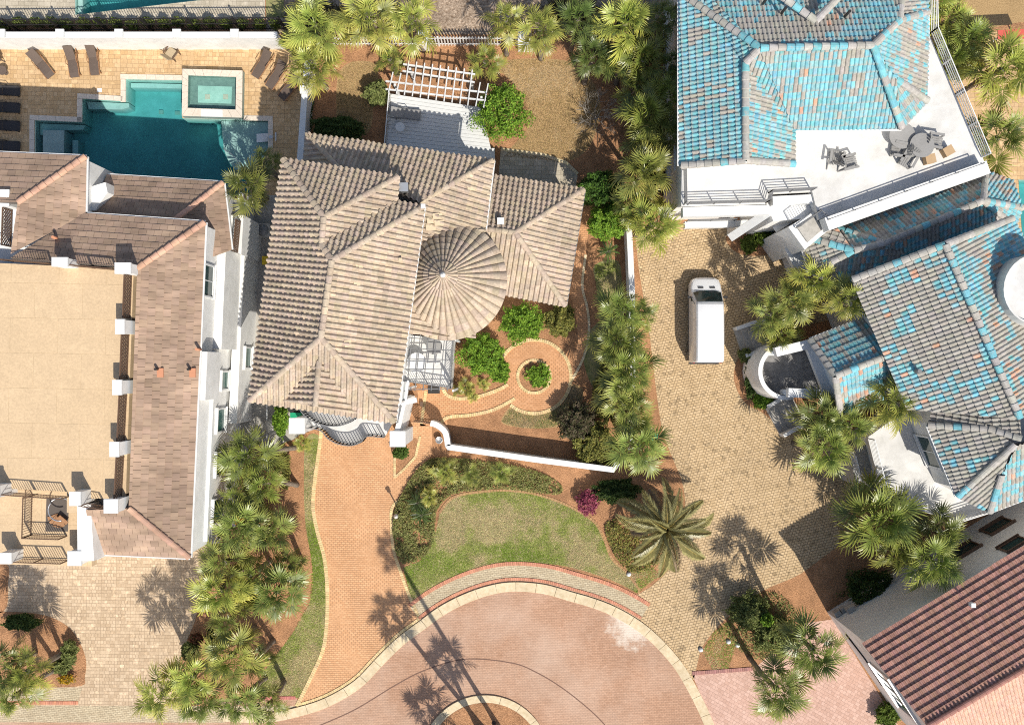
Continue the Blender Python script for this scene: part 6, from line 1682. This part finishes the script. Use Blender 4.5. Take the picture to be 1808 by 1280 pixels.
# ------------------------------------------------------------------ furniture on the white roof deck
def adirondack(label, px, py, rz, mat='greywood', z=6.8):
    c = P(px, py, z); t = thing('adirondack_chair', label, 'chair', c, rz, 'grey wooden deck chairs')
    for i in range(5):
        x = -0.24 + 0.12*i; m = MB(); m.bar((x, -0.1, 0.3), (x, 0.5, 0.24 + 0.0), 0.1, 0.03); m.bar((x, 0.5, 0.24), (x, 0.52, 0.22), 0.1, 0.03); m.build('seat_slat', MAT[mat], t, local=True)
        top = 1.0 - 0.05*abs(i-2)**1.5
        m = MB(); m.bar((x, -0.12, 0.3), (x*1.15, -0.48, top), 0.1, 0.03); m.build('back_slat', MAT[mat], t, local=True)
    for s in (-1, 1):
        MB().bar((s*0.36, -0.42, 0.58), (s*0.38, 0.45, 0.58), 0.14, 0.03).build('armrest', MAT[mat], t, local=True)
        MB().box((s*0.34, 0.42, 0.28), (0.05, 0.1, 0.56)).build('leg', MAT[mat], t, local=True); MB().bar((s*0.32, 0.45, 0.24), (s*0.32, -0.6, 0.02), 0.04, 0.1).build('leg', MAT[mat], t, local=True)
    return t
adirondack('grey adirondack chair alone on the white deck, tall back', 1472, 284, rad(-10)); adirondack('grey adirondack chair turned beside the tall backed one', 1494, 290, rad(-75))
adirondack('grey deck chair below the round table', 1600, 282, rad(150)); adirondack('grey deck chair left of the round table', 1586, 268, rad(80)); adirondack('grey deck chair right of the round table', 1644, 252, rad(-100))
round_table('large grey slatted round table on the white deck', P(1618,262,6.8), 0.7, 0.72, 'greywood', 'greywood')
round_table('grey round table half under the blue roof edge', P(1586,244,6.8), 0.75, 0.55, 'greywood', 'greywood')
for lab, px, py, dg in (('tan box seat right of the round table', 1672,268,30), ('tan box seat below the round table', 1640,282,12)):
    c = P(px, py, 7.0); t = thing('box_seat', lab, 'seat', (c.x, c.y, 6.8), rad(dg)); MB().box((0,0,0.2), (0.55, 0.5, 0.4)).build('seat_base', MAT['box'], t, local=True); MB().box((0,0,0.43), (0.57, 0.52, 0.06)).build('seat_cushion', MAT['box'], t, local=True)
# ------------------------------------------------------------------ the white van
vn = thing('white_van', 'white high roof van parked on the tan driveway', 'van', G(1240,566))
vx, vy = G(1240,566).x, G(1240,566).y
L2 = 2.75
# stations from the nose (+y) to the tail: y, half width at sill, waist, roof, z sill, z waist, z top
ST = [(2.76,0.40,0.44,0.36,0.38,0.60,0.72),(2.70,0.68,0.72,0.58,0.33,0.68,0.88),(2.58,0.84,0.88,0.74,0.28,0.76,1.0),(2.35,0.95,0.98,0.84,0.26,0.84,1.1),(2.05,0.99,1.01,0.90,0.25,0.95,1.20),(1.78,1.0,1.02,0.92,0.25,1.05,1.30),
      (1.10,1.0,1.02,0.86,0.25,1.15,2.20),(0.9,1.0,1.02,0.86,0.25,1.18,2.36),(0.4,1.0,1.02,0.87,0.25,1.18,2.45),(-1.0,1.0,1.02,0.87,0.25,1.18,2.48),(-2.4,1.0,1.02,0.87,0.25,1.18,2.46),(-2.66,0.98,1.0,0.86,0.28,1.16,2.40),(-2.74,0.95,0.97,0.82,0.32,1.12,2.25)]
def section(s):
    y, a, b, c, z0, z1, z2 = s
    h = [(a, z0), (b, (z0+z1)/2), (b, z1), (b*0.5 + c*0.5 + 0.015, z1 + (z2-z1)*0.62), (c, z2 - (z2-z1)*0.09), (c*0.9, z2), (c*0.45, z2 + 0.03), (0, z2 + 0.04)]
    return [(x, y, z) for x, z in h] + [(-x, y, z) for x, z in h[:-1][::-1]]
m = MB(); secs = [section(s) for s in ST]; k = len(secs[0])
vs = [v for s in secs for v in s]
fs = [(i*k+j, i*k+(j+1) % k, (i+1)*k+(j+1) % k, (i+1)*k+j) for i in range(len(secs)-1) for j in range(k)]
fs += [tuple(range(k))[::-1], tuple(range((len(secs)-1)*k, len(secs)*k))]
m.add(vs, fs, smooth=False)
VM = Matrix()
body = m.build('body', MAT['vanpaint'], vn, local=True)
bv = body.modifiers.new('bevel', 'BEVEL'); bv.width = 0.06; bv.segments = 3; bv.limit_method = 'ANGLE'; bv.angle_limit = rad(18)
for p_ in body.data.polygons: p_.use_smooth = True
def vq(name, q, mat, off=0.0): return MB().slab([Vector(p) for p in q], 0.02).build(name, MAT[mat], vn, local=True)
# windscreen lies on the slope between stations 5 and 6
vq('windscreen', [(-0.88,1.74,1.41),(-0.5,1.84,1.37),(0.5,1.84,1.37),(0.88,1.74,1.41),(0.80,1.1,2.28),(-0.80,1.1,2.28)], 'glass')
wm = MB()
wm.bar((-0.7, 1.78, 1.42), (0.0, 1.66, 1.56), 0.03, 0.03); wm.bar((0.1, 1.78, 1.42), (0.72, 1.66, 1.56), 0.03, 0.03); wm.build('wipers', MAT['vangrey'], vn, local=True)
for s in (-1, 1):
    MB().box((s*0.37, 2.05, 1.26), (0.34, 0.10, 0.04)).build('bonnet_vent', MAT['vangrey'], vn, local=True)
    MB().slab([(s*0.55,2.68,0.95),(s*0.84,2.55,0.98),(s*0.9,2.2,1.05),(s*0.7,2.42,1.06)], 0.06).build('headlight', MAT['lamp'], vn, local=True)
    o = MB().box((s*1.17, 1.42, 1.42), (0.2, 0.12, 0.3)).build('mirror', MAT['vangrey'], vn, local=True); MB().bar((s*0.98, 1.42, 1.36), (s*1.1, 1.42, 1.38), 0.05, 0.05).build('mirror_arm', MAT['vangrey'], vn, local=True)
    MB().add([(s*1.005,1.45,1.25),(s*1.005,0.45,1.25),(s*0.945,0.5,1.95),(s*0.935,1.05,1.98)], [(0,1,2,3)]).build('side_window', MAT['glass'], vn, local=True)
    MB().box((s*0.86, -2.74, 1.2), (0.12, 0.06, 0.7)).build('tail_light', MAT['redlamp'], vn, local=True)
    MB().bar((s*1.02, 1.6, 0.6), (s*1.02, -2.6, 0.6), 0.03, 0.12).build('side_trim', MAT['vangrey'], vn, local=True)
    for wy in (1.75, -1.75):
        w_ = MB().tube([(s*0.82, wy, 0.34), (s*1.0, wy, 0.34)], 0.34, 18, smooth=False).build('wheel', MAT['tyre'], vn, local=True); MB().tube([(s*1.0, wy, 0.34), (s*1.01, wy, 0.34)], 0.2, 14, smooth=False).build('rim', MAT['chrome'], w_, local=True)
MB().box((0, -2.78, 0.42), (1.9, 0.14, 0.24)).build('rear_bumper', MAT['vangrey'], vn, local=True)
MB().box((0, 2.72, 0.45), (1.3, 0.12, 0.3)).build('front_bumper', MAT['vangrey'], vn, local=True)
# ------------------------------------------------------------------ small street and yard things
def lamp_post(label, g, h, mat='black'):
    p = G(*g); t = thing('lamp_post', label, 'lamp post', p)
    MB().tube([(p.x, p.y, 0), (p.x, p.y, h)], 0.045, 8).build('post', MAT[mat], t); MB().lathe([(0.14, 0), (0.14, 0.06), (0.05, 0.12)], (p.x, p.y, 0), 10).build('post_base', MAT[mat], t)
    MB().lathe([(0.06, h), (0.13, h + 0.08), (0.11, h + 0.32), (0.16, h + 0.34), (0.02, h + 0.46)], (p.x, p.y, 0), 8).build('lantern', MAT['lamp'], t)
    return t
lamp_post('black lamp post at the right edge of the orange driveway', (706,902), 1.7); lamp_post('lamp post in the island bed at the bottom edge', (872,1276), 2.6)
def bin_(label, g, mat, s=0.6, h=0.95):
    p = G(*g); t = thing('wheelie_bin', label, 'bin', p)
    m = MB(); q = s/2; qb = q*0.8
    m.add([(p.x-qb,p.y-qb,0.08),(p.x+qb,p.y-qb,0.08),(p.x+qb,p.y+qb,0.08),(p.x-qb,p.y+qb,0.08),(p.x-q,p.y-q,h),(p.x+q,p.y-q,h),(p.x+q,p.y+q,h),(p.x-q,p.y+q,h)], [(0,3,2,1),(0,1,5,4),(1,2,6,5),(2,3,7,6),(3,0,4,7)]); m.build('bin_body', MAT[mat], t)
    MB().box((p.x, p.y, h + 0.03), (s + 0.06, s + 0.06, 0.06)).build('lid', MAT[mat], t); MB().tube([(p.x - q, p.y + q, 0.1), (p.x + q, p.y + q, 0.1)], 0.1, 10).build('wheel', MAT['tyre'], t)
bin_('green bin beside the left balcony pillar', (528,736), 'green'); bin_('green bin half hidden under the driveway wall palms', (1148,772), 'green')
bin_('yellow bin in the dark side yard', (475,462), 'yellow', 0.5, 0.6)
def ac_unit(label, g, s):
    p = G(*g); t = thing('air_conditioner', label, 'air conditioner', p); MB().box((p.x, p.y, 0.4), (s, s, 0.8)).build('casing', MAT['concrete'], t); MB().lathe([(s*0.42, 0.803), (s*0.42, 0.84), (0.05, 0.85)], (p.x, p.y, 0), 16).build('fan_guard', MAT['railgrey'], t)
ac_unit('grey air conditioner in the shaded side yard, upper one', (470,410), 0.9); ac_unit('grey air conditioner in the side yard under the roof edge', (480,520), 0.9)
t = thing('water_tank', 'pale round tank beside the left pillar', 'tank', G(486,752)); p = G(486,752); MB().lathe([(0.5, 0.0), (0.55, 0.5), (0.5, 1.1), (0.2, 1.3), (0.02, 1.32)], (p.x, p.y, 0), 20).build('tank_body', MAT['concrete'], t); MB().tube([(p.x - 0.3, p.y + 1.4, 0.9), (p.x - 0.3, p.y - 0.8, 0.9)], 0.05, 8).build('pipe', MAT['trim'], t)
for lab, g in (('white garden light near the driveway corner shrubs, right one', (1302,1138)), ('white garden light near the driveway corner shrubs, left one', (1286,1132)), ('white round marker at the foot of the right driveway', (1237,1146)), ('pale round valve cover at the end of the front lawn', (1110,1013))):
    p = G(*g); t = thing('garden_light', lab, 'garden light', p, 0, 'small white ground fixtures'); MB().lathe([(0.12, 0), (0.15, 0.1), (0.1, 0.2), (0.01, 0.22)], (p.x, p.y, 0), 12).build('globe', MAT['trim'], t); MB().lathe([(0.17, 0), (0.17, 0.03), (0.0, 0.03)], (p.x, p.y, 0.0), 12).build('base_ring', MAT['concrete'], t)
sp = thing('white_planter', 'small white planter by the gate wall', 'planter', G(776,776)); p = G(776,776); MB().lathe([(0.18, 0), (0.24, 0.4), (0.2, 0.4), (0.18, 0.3), (0, 0.3)], (p.x, p.y, 0), 12).build('pot', MAT['silver'], sp)
dm = thing('mailbox', 'small dark utility box on the path edge', 'box', G(745,713)); p = G(745,713); MB().box((p.x, p.y, 0.15), (0.18, 0.3, 0.3)).build('box_body', MAT['bronze'], dm)
